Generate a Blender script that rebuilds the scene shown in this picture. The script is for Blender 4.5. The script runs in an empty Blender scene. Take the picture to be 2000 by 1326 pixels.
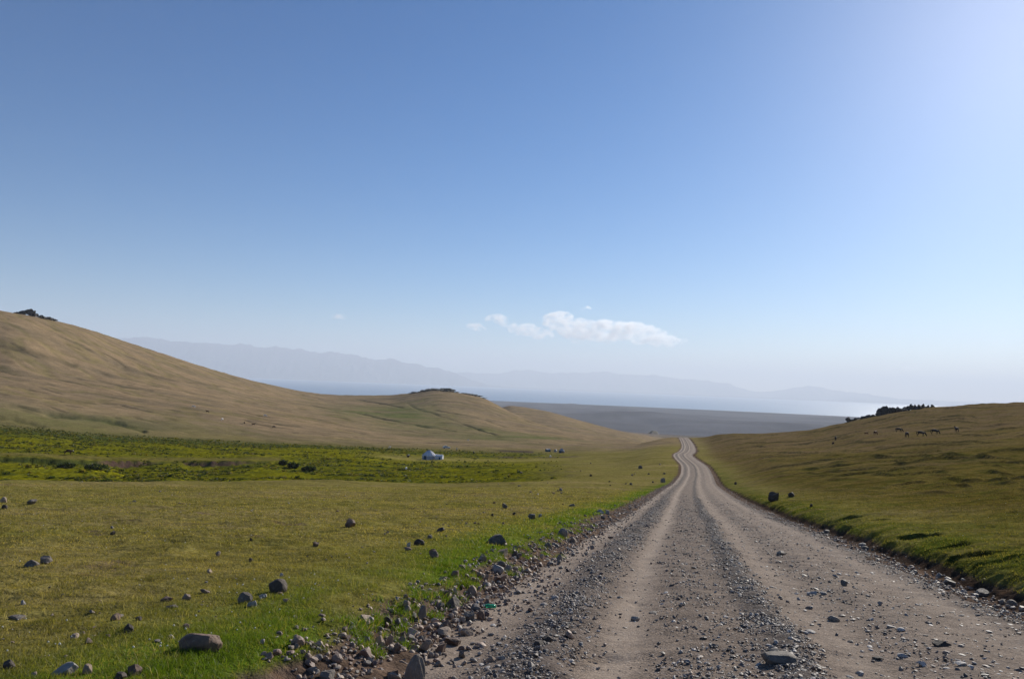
import bpy, bmesh, math, random
import numpy as np
from mathutils import Vector, Matrix, Euler

# ------------------------------------------------------------------ camera
F = 1555.0                      # focal length in units of a 2000 px wide frame
HX, HY = 1000.0, 750.0          # where the level line crosses the frame's middle
ROLL = math.atan(0.040)
PITCH = math.atan((HY - 663.0) * math.cos(ROLL) / F)
EYE = Vector((0.0, 0.0, 1.6))
CAMM = Matrix.Rotation(math.radians(90) + PITCH, 3, 'X') @ Matrix.Rotation(ROLL, 3, 'Z')
scene = bpy.context.scene
col = scene.collection
cam = bpy.data.objects.new('camera', bpy.data.cameras.new('camera'))
col.objects.link(cam)
cam.matrix_world = Matrix.Translation(EYE) @ CAMM.to_4x4()
cam.data.sensor_width = 36.0
cam.data.lens = 36.0 * F / 2000.0
cam.data.clip_start = 0.1
cam.data.clip_end = 400000.0
scene.camera = cam
scene.render.resolution_x, scene.render.resolution_y = 1024, 678

def pdir(x, y):
    v = CAMM @ Vector(((x - 1000.0) / F, -(y - 663.0) / F, -1.0))
    return v.normalized()

# ------------------------------------------------------------------ light
SUN = pdir(2100, -70)
SUN_EL = math.asin(SUN.z)
SUN_AZ = math.atan2(SUN.x, SUN.y)
print('SUN el/az', math.degrees(SUN_EL), math.degrees(SUN_AZ))
world = bpy.data.worlds.new('World')
scene.world = world
world.use_nodes = True
wn = world.node_tree
sky = wn.nodes.new('ShaderNodeTexSky')
sky.sky_type = 'NISHITA'
sky.sun_disc = False
sky.sun_elevation = SUN_EL
sky.sun_rotation = SUN_AZ
sky.altitude = 1500.0
sky.air_density = 1.0
sky.dust_density = 1.15
sky.ozone_density = 4.5
bg = wn.nodes['Background']
hs = wn.nodes.new('ShaderNodeHueSaturation'); hs.inputs['Saturation'].default_value = 1.36; hs.inputs['Hue'].default_value = 0.497
wn.links.new(sky.outputs[0], hs.inputs['Color']); 
s1 = wn.nodes.new('ShaderNodeVectorMath'); s1.operation = 'SCALE'; s1.inputs['Scale'].default_value = 1 / 7.0
gm_ = wn.nodes.new('ShaderNodeGamma'); gm_.inputs['Gamma'].default_value = 1.12
s2 = wn.nodes.new('ShaderNodeVectorMath'); s2.operation = 'SCALE'; s2.inputs['Scale'].default_value = 7.0
wn.links.new(hs.outputs[0], s1.inputs[0]); wn.links.new(s1.outputs[0], gm_.inputs['Color']); wn.links.new(gm_.outputs[0], s2.inputs[0]); wn.links.new(s2.outputs[0], bg.inputs[0])
bg.inputs[1].default_value = 0.080
sun = bpy.data.objects.new('sun', bpy.data.lights.new('sun', 'SUN'))
col.objects.link(sun)
sun.data.energy = 5.0
sun.data.angle = math.radians(0.5)
sun.data.color = (1.0, 0.93, 0.82)
sun.rotation_euler = SUN.to_track_quat('Z', 'Y').to_euler()
scene.view_settings.view_transform = 'Standard'
scene.view_settings.look = 'None'
scene.view_settings.exposure = 0.25
scene.view_settings.gamma = 1.0
scene.cycles.volume_bounces = 2
scene.cycles.max_bounces = 8

# ------------------------------------------------------------------ helpers
rng = np.random.default_rng(7)
def sm(x, a, b):
    t = np.clip((x - a) / (b - a), 0, 1)
    return t * t * (3 - 2 * t)

def _hash(ix, iy, seed):
    h = (ix.astype(np.uint32) * np.uint32(374761393) + iy.astype(np.uint32) * np.uint32(668265263) + np.uint32(seed * 974711 + 13))
    h = (h ^ (h >> np.uint32(13))) * np.uint32(1274126177)
    h = h ^ (h >> np.uint32(16))
    return h

def pn(x, y, seed=0):
    """2-D gradient noise, about -1..1"""
    x = np.asarray(x, float); y = np.asarray(y, float)
    x0 = np.floor(x); y0 = np.floor(y)
    fx = x - x0; fy = y - y0
    ix = x0.astype(np.int64) & 0xffffffff; iy = y0.astype(np.int64) & 0xffffffff
    u = fx * fx * fx * (fx * (fx * 6 - 15) + 10); v = fy * fy * fy * (fy * (fy * 6 - 15) + 10)
    def g(dx, dy):
        a = _hash((ix + dx) & 0xffffffff, (iy + dy) & 0xffffffff, seed).astype(np.float64) * (2 * np.pi / 4294967296.0)
        return np.cos(a) * (fx - dx) + np.sin(a) * (fy - dy)
    a = g(0, 0); b = g(1, 0); c = g(0, 1); d = g(1, 1)
    r = a + u * (b - a) + v * ((c + u * (d - c)) - (a + u * (b - a)))
    return r * 1.5

def fbm(x, y, octv=4, seed=0, gain=0.5):
    s = 0; a = 1.0; f = 1.0
    for i in range(octv):
        s = s + a * pn(x * f, y * f, seed + i * 17)
        a *= gain; f *= 2.03
    return s

def pchip(xk, yk, x):
    """monotone cubic; xk (K,), yk (...,K) with per-row xk allowed"""
    xk = np.asarray(xk, float); yk = np.asarray(yk, float)
    h = np.diff(xk); dl = np.diff(yk) / h
    m = np.zeros_like(yk)
    w1 = 2 * h[1:] + h[:-1]; w2 = h[1:] + 2 * h[:-1]
    ok = dl[:-1] * dl[1:] > 0
    with np.errstate(divide='ignore', invalid='ignore'):
        hm = (w1 + w2) / (w1 / dl[:-1] + w2 / dl[1:])
    m[1:-1] = np.where(ok, hm, 0)
    m[0] = dl[0]; m[-1] = dl[-1]
    x = np.clip(x, xk[0], xk[-1])
    i = np.clip(np.searchsorted(xk, x) - 1, 0, len(h) - 1)
    t = (x - xk[i]) / h[i]
    h00 = (1 + 2 * t) * (1 - t) ** 2; h10 = t * (1 - t) ** 2; h01 = t * t * (3 - 2 * t); h11 = t * t * (t - 1)
    return h00 * yk[i] + h10 * h[i] * m[i] + h01 * yk[i + 1] + h11 * h[i] * m[i + 1]

# ------------------------------------------------------------------ road line (plan and profile; heights relative to the eye)
RP = [(1425, 1200, 9.5), (1385, 1100, 14.6), (1375, 1050, 20.6), (1357, 1000, 38), (1350, 960, 78), (1354, 940, 130),
      (1357, 920, 165), (1352, 903, 198), (1337, 893, 235), (1332, 887, 275), (1340, 882, 315), (1343, 872, 380), (1340, 862, 450), (1334, 855, 515)]
_ry = []; _rx = []
for (px, py, dd) in RP:
    v = pdir(px, py); _ry.append(dd); _rx.append(v.x / v.y * dd)
sl = (_rx[1] - _rx[0]) / (_ry[1] - _ry[0])
_ry = [-3000, -300, -3] + _ry + [620, 900, 9000]
_rx = [_rx[0] - 3009.5 * sl, _rx[0] - 309.5 * sl, _rx[0] - 12.5 * sl] + _rx + [_rx[-1] + 18, _rx[-1] + 60, _rx[-1] + 900]
RZ_Y = [-3000, -400, -60, 0, 9.5, 14.6, 20.6, 38, 78, 130, 168, 200, 235, 275, 315, 380, 450, 515, 570, 700, 1500, 9000]
RZ_Z = [60, 34, 4.6, -1.6, -2.6, -3.14, -3.78, -5.72, -9.75, -14.6, -17.0, -18.3, -19.8, -21.8, -23.8, -26.6, -28.8, -30.2, -33.2, -46, -95, -200]
def road_x(Y): return pchip(_ry, _rx, Y)
def road_z(Y): return pchip(RZ_Y, RZ_Z, Y)
_ty = np.linspace(-3000, 9000, 24001)
_tx = road_x(_ty); _k = np.exp(-0.5 * (np.arange(-12, 13) / 4.5) ** 2); _k /= _k.sum()
_tx[12:-12] = np.convolve(_tx, _k, 'valid'); _tz = road_z(_ty); _tz[12:-12] = np.convolve(_tz, _k, 'valid')
_tg = np.gradient(_tx, _ty)
def road_uv(X, Y):
    xc = np.interp(Y, _ty, _tx); g = np.interp(Y, _ty, _tg)
    return (X - xc) / np.sqrt(1 + g * g), np.interp(Y, _ty, _tz)

# ------------------------------------------------------------------ terrain: knots along each direction, (distance, frame row) or ('z', distance, height under the eye)
def Z(d, z): return ('z', d, z)
TAIL = [Z(4500, -178), Z(9100, -198.5), Z(9700, -215), Z(38000, -215), Z(39500, -195), Z(95000, -120)]
COLS = {
 -600: [Z(100, -14), Z(130, -19), Z(170, -22), Z(228, -23.5), Z(262, -25), Z(370, -27), Z(470, -15), Z(650, 10), Z(1000, 100), Z(1400, 50), Z(2000, -30), Z(2700, -100)],
 0: [(100, 960), Z(130, -20), (170, 935), (228, 893), (262, 884), (380, 838), (480, 785), (650, 735), (1000, 610), Z(1400, 20), Z(2000, -50), Z(2700, -120)],
 120: [(104, 955), Z(135, -20), (175, 934), (230, 896), (270, 883), (390, 845), (490, 795), (700, 735), (1060, 633), Z(1400, 10), Z(2000, -50), Z(2700, -120)],
 250: [(108, 950), Z(140, -20), (180, 932), (236, 902), (280, 882), (400, 850), (500, 803), (760, 742), (1150, 672), Z(1500, -10), Z(2000, -60), Z(2700, -125)],
 400: [(110, 947), Z(143, -20), (183, 932), (242, 906), (292, 882), (410, 855), (520, 810), (800, 762), (1260, 719), Z(1600, -30), Z(2000, -70), Z(2700, -130)],
 500: [(112, 945), Z(145, -20), (185, 932), (246, 903), (300, 882), (420, 858), (540, 816), (850, 779), (1350, 746), Z(1700, -45), Z(2000, -80), Z(2700, -130)],
 650: [(115, 942), Z(150, -20.5), (195, 930), (255, 905), (310, 884), (430, 862), (560, 830), (900, 797), (1500, 771), Z(1800, -60), Z(2200, -90), Z(2700, -135)],
 750: [(118, 947), Z(150, -20.5), (200, 930), (260, 908), (320, 891), (440, 866), (600, 838), (900, 803), (1450, 772), Z(1750, -60), Z(2200, -90), Z(2700, -135)],
 800: [(119, 948), Z(151, -20.5), (203, 929), (263, 909), (325, 893), (445, 867), (610, 840), (900, 803), (1330, 768), Z(1700, -55), Z(2200, -90), Z(2700, -135)],
 855: [(120, 949), Z(152, -20.5), (205, 928), (265, 910), (330, 895), (450, 868), (620, 842), (900, 803), (1250, 763), Z(1600, -55), Z(2200, -90), Z(2700, -135)],
 930: [(120, 947), Z(153, -20.3), (208, 924), (268, 909), (330, 897), (460, 869), (620, 845), (880, 813), (1210, 774), Z(1500, -55), Z(2200, -85), Z(2800, -135)],
 1000: [(120, 945), Z(155, -19.5), (210, 920), (270, 908), (330, 898), (465, 870), (620, 850), (860, 830), (1100, 806), Z(1260, -55), (1650, 793), Z(2800, -135)],
 1060: [(120, 942), Z(157, -18.6), (214, 916), (275, 905), (335, 896), (468, 871), (600, 856), (800, 843), (1000, 830), Z(1150, -62), (1550, 803), Z(2800, -135)],
 1150: [(120, 940), (160, 926), (220, 912), (280, 902), (340, 892), (470, 873), (560, 866), (700, 860), (900, 852), Z(1050, -66), (1400, 830), Z(2700, -132)],
 1250: [(120, 938), (160, 925), (220, 908), (280, 897), (330, 889), (420, 877), (500, 869), (620, 867), (900, 864), Z(1000, -69), (1300, 856), Z(2500, -130)],
 1300: [(120, 940), (160, 925), (220, 905), (280, 893), (330, 885), (420, 873), (500, 863), Z(600, -42), Z(900, -64), Z(1100, -80), Z(1400, -95), Z(2500, -130)],
 1345: [Z(122, -14), Z(163, -16.9), Z(220, -19), Z(280, -22.2), Z(330, -24.6), Z(420, -28), Z(500, -30), Z(600, -38), Z(900, -64), Z(1100, -80), Z(1400, -95), Z(2500, -130)],
 1400: [(120, 940), (160, 922), (220, 899), (280, 884), (340, 871), (420, 858), (500, 847), Z(600, -36), Z(900, -62), Z(1100, -80), Z(1400, -95), Z(2500, -130)],
 1500: [(120, 929), (160, 909), (220, 889), (280, 875), (340, 862), (420, 853), (500, 847), Z(600, -34), Z(900, -62), Z(1100, -80), Z(1400, -95), Z(2500, -130)],
 1600: [(120, 925), (160, 905), (220, 884), (280, 869), (340, 855), (410, 843), (480, 837), Z(600, -30), Z(900, -60), Z(1100, -80), Z(1400, -95), Z(2500, -130)],
 1700: [(120, 915), (160, 893), (220, 873), (280, 852), (340, 836), (400, 820), (450, 814), Z(560, -22), Z(900, -60), Z(1100, -80), Z(1400, -95), Z(2500, -130)],
 1810: [(120, 905), (160, 884), (220, 862), (280, 842), (340, 820), (400, 800), (440, 797), Z(560, -14), Z(900, -55), Z(1100, -75), Z(1400, -95), Z(2500, -130)],
 2000: [(120, 895), (160, 870), (220, 850), (280, 828), (340, 805), (400, 788), (450, 786), Z(600, -6), Z(900, -45), Z(1100, -70), Z(1400, -90), Z(2500, -130)],
 2500: [Z(120, -5), Z(160, -4), Z(220, -2), Z(280, 1), Z(340, 6), Z(400, 12), Z(450, 16), Z(600, 18), Z(900, 0), Z(1100, -30), Z(1400, -70), Z(2500, -130)],
}
BACK = [Z(120, 9), Z(160, 12), Z(220, 17), Z(280, 21), Z(340, 26), Z(420, 32), Z(500, 38), Z(650, 46), Z(950, 60), Z(1200, 60), Z(1600, 50), Z(2500, 20),
        Z(4500, 0), Z(9100, -20), Z(9700, -20), Z(38000, -20), Z(39500, -20), Z(95000, 0)]
azs = []; KD = []; KZ = []
for cx in sorted(COLS):
    v = pdir(cx, 820); az = math.atan2(v.x, v.y)
    dk = []; zk = []
    for kn in COLS[cx] + TAIL:
        if kn[0] == 'z': dk.append(kn[1]); zk.append(kn[2])
        else:
            w = pdir(cx, kn[1]); dk.append(kn[0]); zk.append(kn[0] * w.z / math.hypot(w.x, w.y))
    azs.append(az); KD.append(dk); KZ.append(zk)
for az in (math.radians(-100), math.radians(100)):
    azs.insert(0 if az < 0 else len(azs), az)
    j = 0 if az < 0 else len(KD)
    KD.insert(j, [b[1] for b in BACK]); KZ.insert(j, [b[2] for b in BACK])
azs = np.array([-math.pi] + azs + [math.pi])
KD = np.array([KD[0]] + KD + [KD[-1]], float); KZ = np.array([KZ[0]] + KZ + [KZ[-1]], float)
NA, ND = 2880, 1100
TA = np.linspace(-math.pi, math.pi, NA)
TL = np.linspace(math.log(60), math.log(95000), ND)
kd = np.stack([pchip(azs, np.log(KD[:, k]), TA) for k in range(KD.shape[1])], 1)
kz = np.stack([pchip(azs, KZ[:, k], TA) for k in range(KD.shape[1])], 1)
TAB = np.empty((NA, ND))
for i in range(NA):
    zz = kz[i]; dd = kd[i]
    z60 = zz[0] + (8.5 if zz[0] < 0 else -5) * (1.0 if zz[0] < -7 else 0.6)
    TAB[i] = pchip(np.concatenate([[math.log(58)], dd]), np.concatenate([[z60], zz]), TL)
for _ in range(3):      # soften across directions
    TAB[1:-1] = 0.25 * TAB[:-2] + 0.5 * TAB[1:-1] + 0.25 * TAB[2:]
def far_z(az, d):
    a = (az + math.pi) / (2 * math.pi) * (NA - 1); l = (np.log(np.maximum(d, 60)) - TL[0]) / (TL[-1] - TL[0]) * (ND - 1)
    i = np.clip(a.astype(int), 0, NA - 2); j = np.clip(l.astype(int), 0, ND - 2); fa = a - i; fl = np.clip(l - j, 0, 1)
    return (TAB[i, j] * (1 - fa) * (1 - fl) + TAB[i + 1, j] * fa * (1 - fl) + TAB[i, j + 1] * (1 - fa) * fl + TAB[i + 1, j + 1] * fa * fl)

def colx(az):      # frame column a direction falls in (near the level line)
    return 1000 + 1555 * np.tan(np.clip(az, -1.2, 1.2))

WOB = 0.15
GU = [-400, -60, -5.2, -3.9, -3.4, -3.1, -2.8, 3.5, 3.8, 4.2, 4.45, 4.85, 5.5, 60, 400]
GZ = [-14, -1.3, 0.24, 0.25, 0.18, 0.05, 0.0, 0.0, -0.08, -0.15, -0.12, 0.22, 0.42, 5.7, 30]
GZF = [-14, -1.6, -0.05, -0.03, -0.02, 0.0, 0.0, 0.0, -0.04, -0.10, -0.10, 0.04, 0.10, 5.2, 30]
SCARS = []
GULLIES = []
def relief(X, Y, want=False):
    """ground height and the features a material needs to know"""
    d = np.hypot(X, Y) + 1e-6; az = np.arctan2(X, Y)
    u, zr = road_uv(X, Y)
    wob = WOB * (fbm(X * 0.55, Y * 0.55, 4, 5) + 0.35 * fbm(X * 4, Y * 4, 2, 6)) * sm(np.abs(u), 2.5, 3.1)
    uu = u + np.where(u > 0, wob * 1.2, wob * 1.2)
    gn = np.interp(uu, GU, GZ); gf = np.interp(uu, GU, GZF)
    g = gn + (gf - gn) * sm(Y, 30, 110)
    near = zr + g
    fz = far_z(az, d)
    w = sm(d, 62, 125)
    z = near * (1 - w) + fz * w
    # the road bed is cut or filled to its own line
    rb = 1 - sm(np.abs(u), 4.5, 11 + 0.04 * np.clip(d, 0, 500))
    rb = rb * (1 - sm(Y, 520, 640)) * (Y > -200)
    z = z + (near - z) * rb
    x = colx(az)
    # stream terrace with a cut bank facing the viewer
    ds = np.interp(x, [-700, 0, 150, 220, 320, 345, 370, 470, 540, 620, 720], [224, 224, 226, 232, 240, 243, 244, 246, 252, 262, 280]) + 1.6 * fbm(x / 60.0, d * 0, 3, 61)
    amp = np.interp(x, [-700, 100, 200, 260, 318, 345, 368, 385, 430, 480, 540, 620, 700], [1.0, 1.1, 0.7, 1.6, 0.5, 0.25, 0.3, 1.0, 1.3, 0.8, 0.4, 0.4, 0.0])
    step = sm(d, ds - 0.8 , ds + 0.4)
    z = z - amp * (1 - step) * sm(d, 150, 195) + amp * 0.25 * step * (1 - sm(d, 260, 330))
    bank = amp * np.exp(-((d - ds + 0.3) / 0.9) ** 2)
    far = sm(d, 5, 60)
    off = sm(np.abs(u), 3.6, 6.5)
    right = sm(x, 1290 + 0 * x, 1420) * (Y > 0)
    hill = sm(d, 360, 470) * (1 - right)
    marsh = sm(d, 122, 150) * (1 - sm(d, 370, 440)) * (1 - sm(x, 1000, 1180)) * (Y > 0)
    # field: soft hummocks, small trodden steps
    n = 0.060 * fbm(X * 0.9, Y * 0.9, 4, 1) * off * (1 - sm(d, 60, 160))
    n = n + 0.10 * fbm(X * 0.13, Y * 0.16, 3, 2) * off * sm(d, 6, 25)
    n = n + 0.45 * fbm(X * 0.035, Y * 0.045, 3, 3) * sm(d, 50, 130) * sm(np.abs(u), 8, 25)
    n = n + 0.22 * marsh * (np.abs(fbm(X * 0.35, Y * 0.3, 3, 8)) * 1.6)
    # trodden terracettes: short sharp steps that face the road, running along the slope
    ld = np.log(d)
    ph = ld * 21.0 + (x - 1600) * 0.0030 + 1.3 * fbm(x * 0.006, ld * 2.5, 3, 21)
    saw = ph - np.floor(ph); rowid = np.floor(ph)
    st = np.where(saw < 0.10, saw / 0.10, 1 - (saw - 0.10) / 0.90)
    tm = np.clip(fbm(x * 0.0065 + rowid * 7.31, rowid * 3.7, 4, 23) * 1.9 + 0.05, 0, 1) * sm(saw, 0, 0.03)
    n = n + right * tm * 0.0040 * np.clip(d, 40, 120) * st * sm(u, 8, 20) * sm(d, 25, 60) * (1 - sm(d, 480, 700))
    n = n + right * 0.16 * fbm(X * 0.10 + 4, Y * 0.28, 4, 27) * sm(u, 6, 16) * sm(d, 15, 60)
    riser = right * tm * np.exp(-((saw - 0.05) / 0.05) ** 2) * sm(u, 8, 20) * sm(d, 25, 60)
    for (sx, sy, sw_, sh_) in SCARS:
        dd_ = math.hypot(sx, sy); ex, ey = sx / dd_, sy / dd_
        rr_ = (X - sx) * ex + (Y - sy) * ey; tt = (X - sx) * ey - (Y - sy) * ex
        rr_ = rr_ + 0.12 * pn(tt * 2.3, tt * 0 + sx, 77)
        sgn = np.exp(-(tt / sw_) ** 4)
        ramp = np.clip(1 + rr_ / (sh_ * 5.5), 0, 1) ** 1.5 * (1 - sm(rr_, 0.0, 0.10))
        n = n - sh_ * sgn * ramp
        riser = np.maximum(riser, 2.0 * sgn * np.exp(-((rr_ - 0.03) / 0.12) ** 2))
    # left hills: gullies running down and across the slope
    gx = X * 0.0085 - Y * 0.0030; gy = Y * 0.020 + X * 0.012
    gl = 1 - np.abs(fbm(gx, gy, 3, 31)); gl = np.clip(gl - 0.80, 0, 1) * 5.0
    pl_ = (ld + 0.00052 * x) * 30 + 1.4 * fbm(x * 0.004, ld * 3, 3, 33)
    sl_ = pl_ - np.floor(pl_); rl = np.floor(pl_)
    lm_ = np.clip(fbm(x * 0.010 + rl * 5.7, rl * 2.9, 4, 37) * 2.2 - 0.45, 0, 1)
    lines = lm_ * np.exp(-((sl_ - 0.5) / 0.10) ** 2)
    for (gxs, gls, gw, gd) in GULLIES:
        q_ = (ld - np.interp(x, gxs, gls) + 0.004 * pn(x * 0.09, x * 0 + gw * 999, 91)) / gw
        gg = np.exp(-q_ * q_) * sm(x, gxs[0] - 4, gxs[0] + 8) * (1 - sm(x, gxs[-1] - 8, gxs[-1] + 4))
        gg = gg * np.clip(0.7 + 0.8 * fbm(x * 0.014, x * 0 + gxs[0], 2, 92), 0.15, 1)
        n = n - gd * gg * (1 - right); lines = np.maximum(lines, gg * min(1, gd))
    hm = hill * (1 - sm(d, 1500, 2200))
    n = n - hm * (0.35 * gl * sm(d, 420, 650) + 0.9 * lines * sm(d, 380, 480))
    n = n + hm * (0.5 * fbm(X * 0.02, Y * 0.05, 6, 35, 0.6) * sm(d, 400, 600))
    n = n + (46.0 * fbm(X * 0.0008, Y * 0.0005, 5, 41) - 6) * sm(d, 2200, 3600) * (1 - sm(d, 7600, 8900))
    n = n + 30.0 * fbm(X * 0.0002, Y * 0.0002, 3, 43) * sm(d, 41000, 60000)
    z = z + n + EYE.z
    z = np.where((d > 1800) & (d < 8700), np.maximum(z, -194.0 + 3 * pn(X * 0.001, Y * 0.001, 44)), z)
    if not want: return z
    return z, dict(d=d, az=az, u=u, uu=uu, x=x, bank=bank, right=right, hill=hill, marsh=marsh, gl=gl, lines=lines, riser=riser, ds=ds)

def H(X, Y):
    return float(relief(np.array([float(X)]), np.array([float(Y)]))[0])

def hit(px, py, dmin=2.5, dmax=4000.0):
    """where the sight line through a frame position meets the ground"""
    v = pdir(px, py); hh = math.hypot(v.x, v.y)
    ds = np.exp(np.linspace(math.log(dmin), math.log(dmax), 5000))
    X = v.x / hh * ds; Y = v.y / hh * ds; zz = EYE.z + v.z / hh * ds
    g = relief(X, Y)
    b = np.nonzero(g >= zz)[0]
    if len(b) == 0:
        k = int(np.argmin(zz - g))
    else: k = int(b[0])
    return Vector((float(X[k]), float(Y[k]), float(g[k]))), float(ds[k])

_sc = [(1793, 1041, 0.45, 0.24), (1660, 1010, 0.40, 0.14), (1700, 1014, 0.5, 0.09), (1905, 1080, 0.55, 0.10), (1860, 1066, 0.35, 0.08), (1955, 1092, 0.4, 0.09), (1625, 996, 0.6, 0.09)]
SCARS = [(hit(a_, b_)[0].x, hit(a_, b_)[0].y, c_, e_) for (a_, b_, c_, e_) in _sc]

_gl = [([(692, 779), (720, 784), (750, 789), (775, 794), (790, 797)], 0.012, 1.0), ([(605, 791), (650, 800), (682, 805), (725, 812), (762, 820), (800, 827), (850, 836), (890, 842)], 0.010, 1.1),
  ([(795, 786), (810, 797), (820, 801), (840, 805), (860, 813), (890, 822), (930, 836), (970, 850)], 0.012, 1.1), ([(582, 768), (612, 775), (660, 782)], 0.010, 0.8),
  ([(14, 792), (57, 802), (115, 809), (172, 816), (229, 826), (286, 843)], 0.016, 1.2), ([(-40, 812), (20, 817), (72, 829), (120, 840)], 0.016, 1.0),
  ([(-30, 668), (0, 676), (57, 690), (115, 703), (149, 716)], 0.010, 0.9), ([(235, 718), (290, 731), (344, 743), (420, 753), (498, 763)], 0.012, 0.5),
  ([(845, 800), (880, 806), (930, 815), (990, 835)], 0.010, 0.7), ([(180, 740), (240, 756), (300, 764)], 0.008, 0.5), ([(190, 786), (235, 792), (262, 800)], 0.008, 0.7)]
_g2 = []
for (pts_, w_, dp_) in _gl:
    hs_ = [hit(a_, b_, 100) for a_, b_ in pts_]
    _g2.append(([float(colx(np.arctan2(h_[0].x, h_[0].y))) for h_ in hs_], [math.log(h_[1]) for h_ in hs_], w_, dp_))
GULLIES = _g2

def new_mesh(name, verts, faces, smooth=True):
    me = bpy.data.meshes.new(name)
    verts = np.asarray(verts, np.float32); faces = np.asarray(faces, np.int32)
    nf, k = faces.shape
    me.vertices.add(len(verts)); me.vertices.foreach_set('co', verts.ravel())
    me.loops.add(nf * k); me.loops.foreach_set('vertex_index', faces.ravel())
    me.polygons.add(nf)
    me.polygons.foreach_set('loop_start', np.arange(0, nf * k, k, dtype=np.int32))
    me.polygons.foreach_set('loop_total', np.full(nf, k, np.int32))
    me.polygons.foreach_set('use_smooth', np.full(nf, smooth, bool))
    me.update(calc_edges=True)
    return me
def link(name, me, mat=None, parent=None, **props):
    o = bpy.data.objects.new(name, me); col.objects.link(o)
    if mat: me.materials.append(mat)
    if parent: o.parent = parent
    for k, v in props.items():
        if v is not None: o[k] = v
    return o
def empty(name, loc, rz=0, **props):
    o = bpy.data.objects.new(name, None); col.objects.link(o)
    o.location = loc; o.rotation_euler = (0, 0, rz); o.empty_display_size = 0.2
    for k, v in props.items():
        if v is not None: o[k] = v
    return o
def vcol(me, name, c):
    a = me.color_attributes.new(name, 'FLOAT_COLOR', 'POINT')
    c = np.concatenate([c, np.ones((len(c), 1))], 1).astype(np.float32)
    a.data.foreach_set('color', c.ravel())
def vval(me, name, v):
    a = me.attributes.new(name, 'FLOAT', 'POINT'); a.data.foreach_set('value', np.asarray(v, np.float32))

class NT:
    def __init__(s, name):
        s.m = bpy.data.materials.new(name); s.m.use_nodes = True; s.t = s.m.node_tree
        s.b = s.t.nodes['Principled BSDF']; s.out = s.t.nodes['Material Output']
        s.b.inputs['Roughness'].default_value = 0.9
        s.b.inputs['Specular IOR Level'].default_value = 0.2
    def n(s, typ, **kw):
        nd = s.t.nodes.new(typ)
        for k, v in kw.items():
            if k.startswith('i_'):
                key = k[2:].replace('_', ' ')
                nd.inputs[int(key) if key.isdigit() else key].default_value = v
            else: setattr(nd, k, v)
        return nd
    def l(s, a, b): s.t.links.new(a, b)
    def noise(s, scale, detail=4, rough=0.55, vec=None, dist=0.0):
        nd = s.n('ShaderNodeTexNoise'); nd.inputs['Scale'].default_value = scale; nd.inputs['Detail'].default_value = detail
        nd.inputs['Roughness'].default_value = rough; nd.inputs['Distortion'].default_value = dist
        if vec is not None: s.l(vec, nd.inputs['Vector'])
        return nd.outputs['Fac']
    def pos(s, sc=None, obj=False):
        g = s.n('ShaderNodeTexCoord').outputs['Object'] if obj else s.n('ShaderNodeNewGeometry').outputs['Position']
        if sc is None: return g
        mp = s.n('ShaderNodeMapping'); mp.inputs['Scale'].default_value = sc; s.l(g, mp.inputs['Vector']); return mp.outputs[0]
    def rng(s, v, a, b, c, d):
        nd = s.n('ShaderNodeMapRange'); nd.clamp = True
        for k, q in zip((1, 2, 3, 4), (a, b, c, d)): nd.inputs[k].default_value = q
        s.l(v, nd.inputs[0]); return nd.outputs[0]
    def math(s, op, a, b=0.5):
        nd = s.n('ShaderNodeMath', operation=op)
        for k, q in ((0, a), (1, b)):
            if isinstance(q, (int, float)): nd.inputs[k].default_value = q
            else: s.l(q, nd.inputs[k])
        return nd.outputs[0]
    def mix(s, f, a, b, mode='MIX'):
        nd = s.n('ShaderNodeMix', data_type='RGBA', blend_type=mode)
        for k, q in ((0, f), (6, a), (7, b)):
            if isinstance(q, (int, float)): nd.inputs[k].default_value = q
            elif isinstance(q, tuple): nd.inputs[k].default_value = (*q, 1)
            else: s.l(q, nd.inputs[k])
        return nd.outputs[2]
    def attr(s, name, out='Color'): return s.n('ShaderNodeAttribute', attribute_name=name).outputs[out]
    def bump(s, h, dist, strength=1.0, prev=None):
        nd = s.n('ShaderNodeBump'); nd.inputs['Distance'].default_value = dist; nd.inputs['Strength'].default_value = strength
        s.l(h, nd.inputs['Height'])
        if prev is not None: s.l(prev, nd.inputs['Normal'])
        return nd.outputs[0]
    def scale(s, c, v):
        """colour times a value"""
        nd = s.n('ShaderNodeVectorMath', operation='SCALE')
        if isinstance(c, tuple): nd.inputs[0].default_value = c
        else: s.l(c, nd.inputs[0])
        s.l(v, nd.inputs['Scale']); return nd.outputs[0]
    def done(s, c=None, normal=None, rough=None):
        if c is not None: s.l(c, s.b.inputs['Base Color']) if not isinstance(c, tuple) else setattr(s.b.inputs['Base Color'], 'default_value', (*c, 1))
        if normal is not None: s.l(normal, s.b.inputs['Normal'])
        if rough is not None: s.b.inputs['Roughness'].default_value = rough
        return s.m
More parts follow.
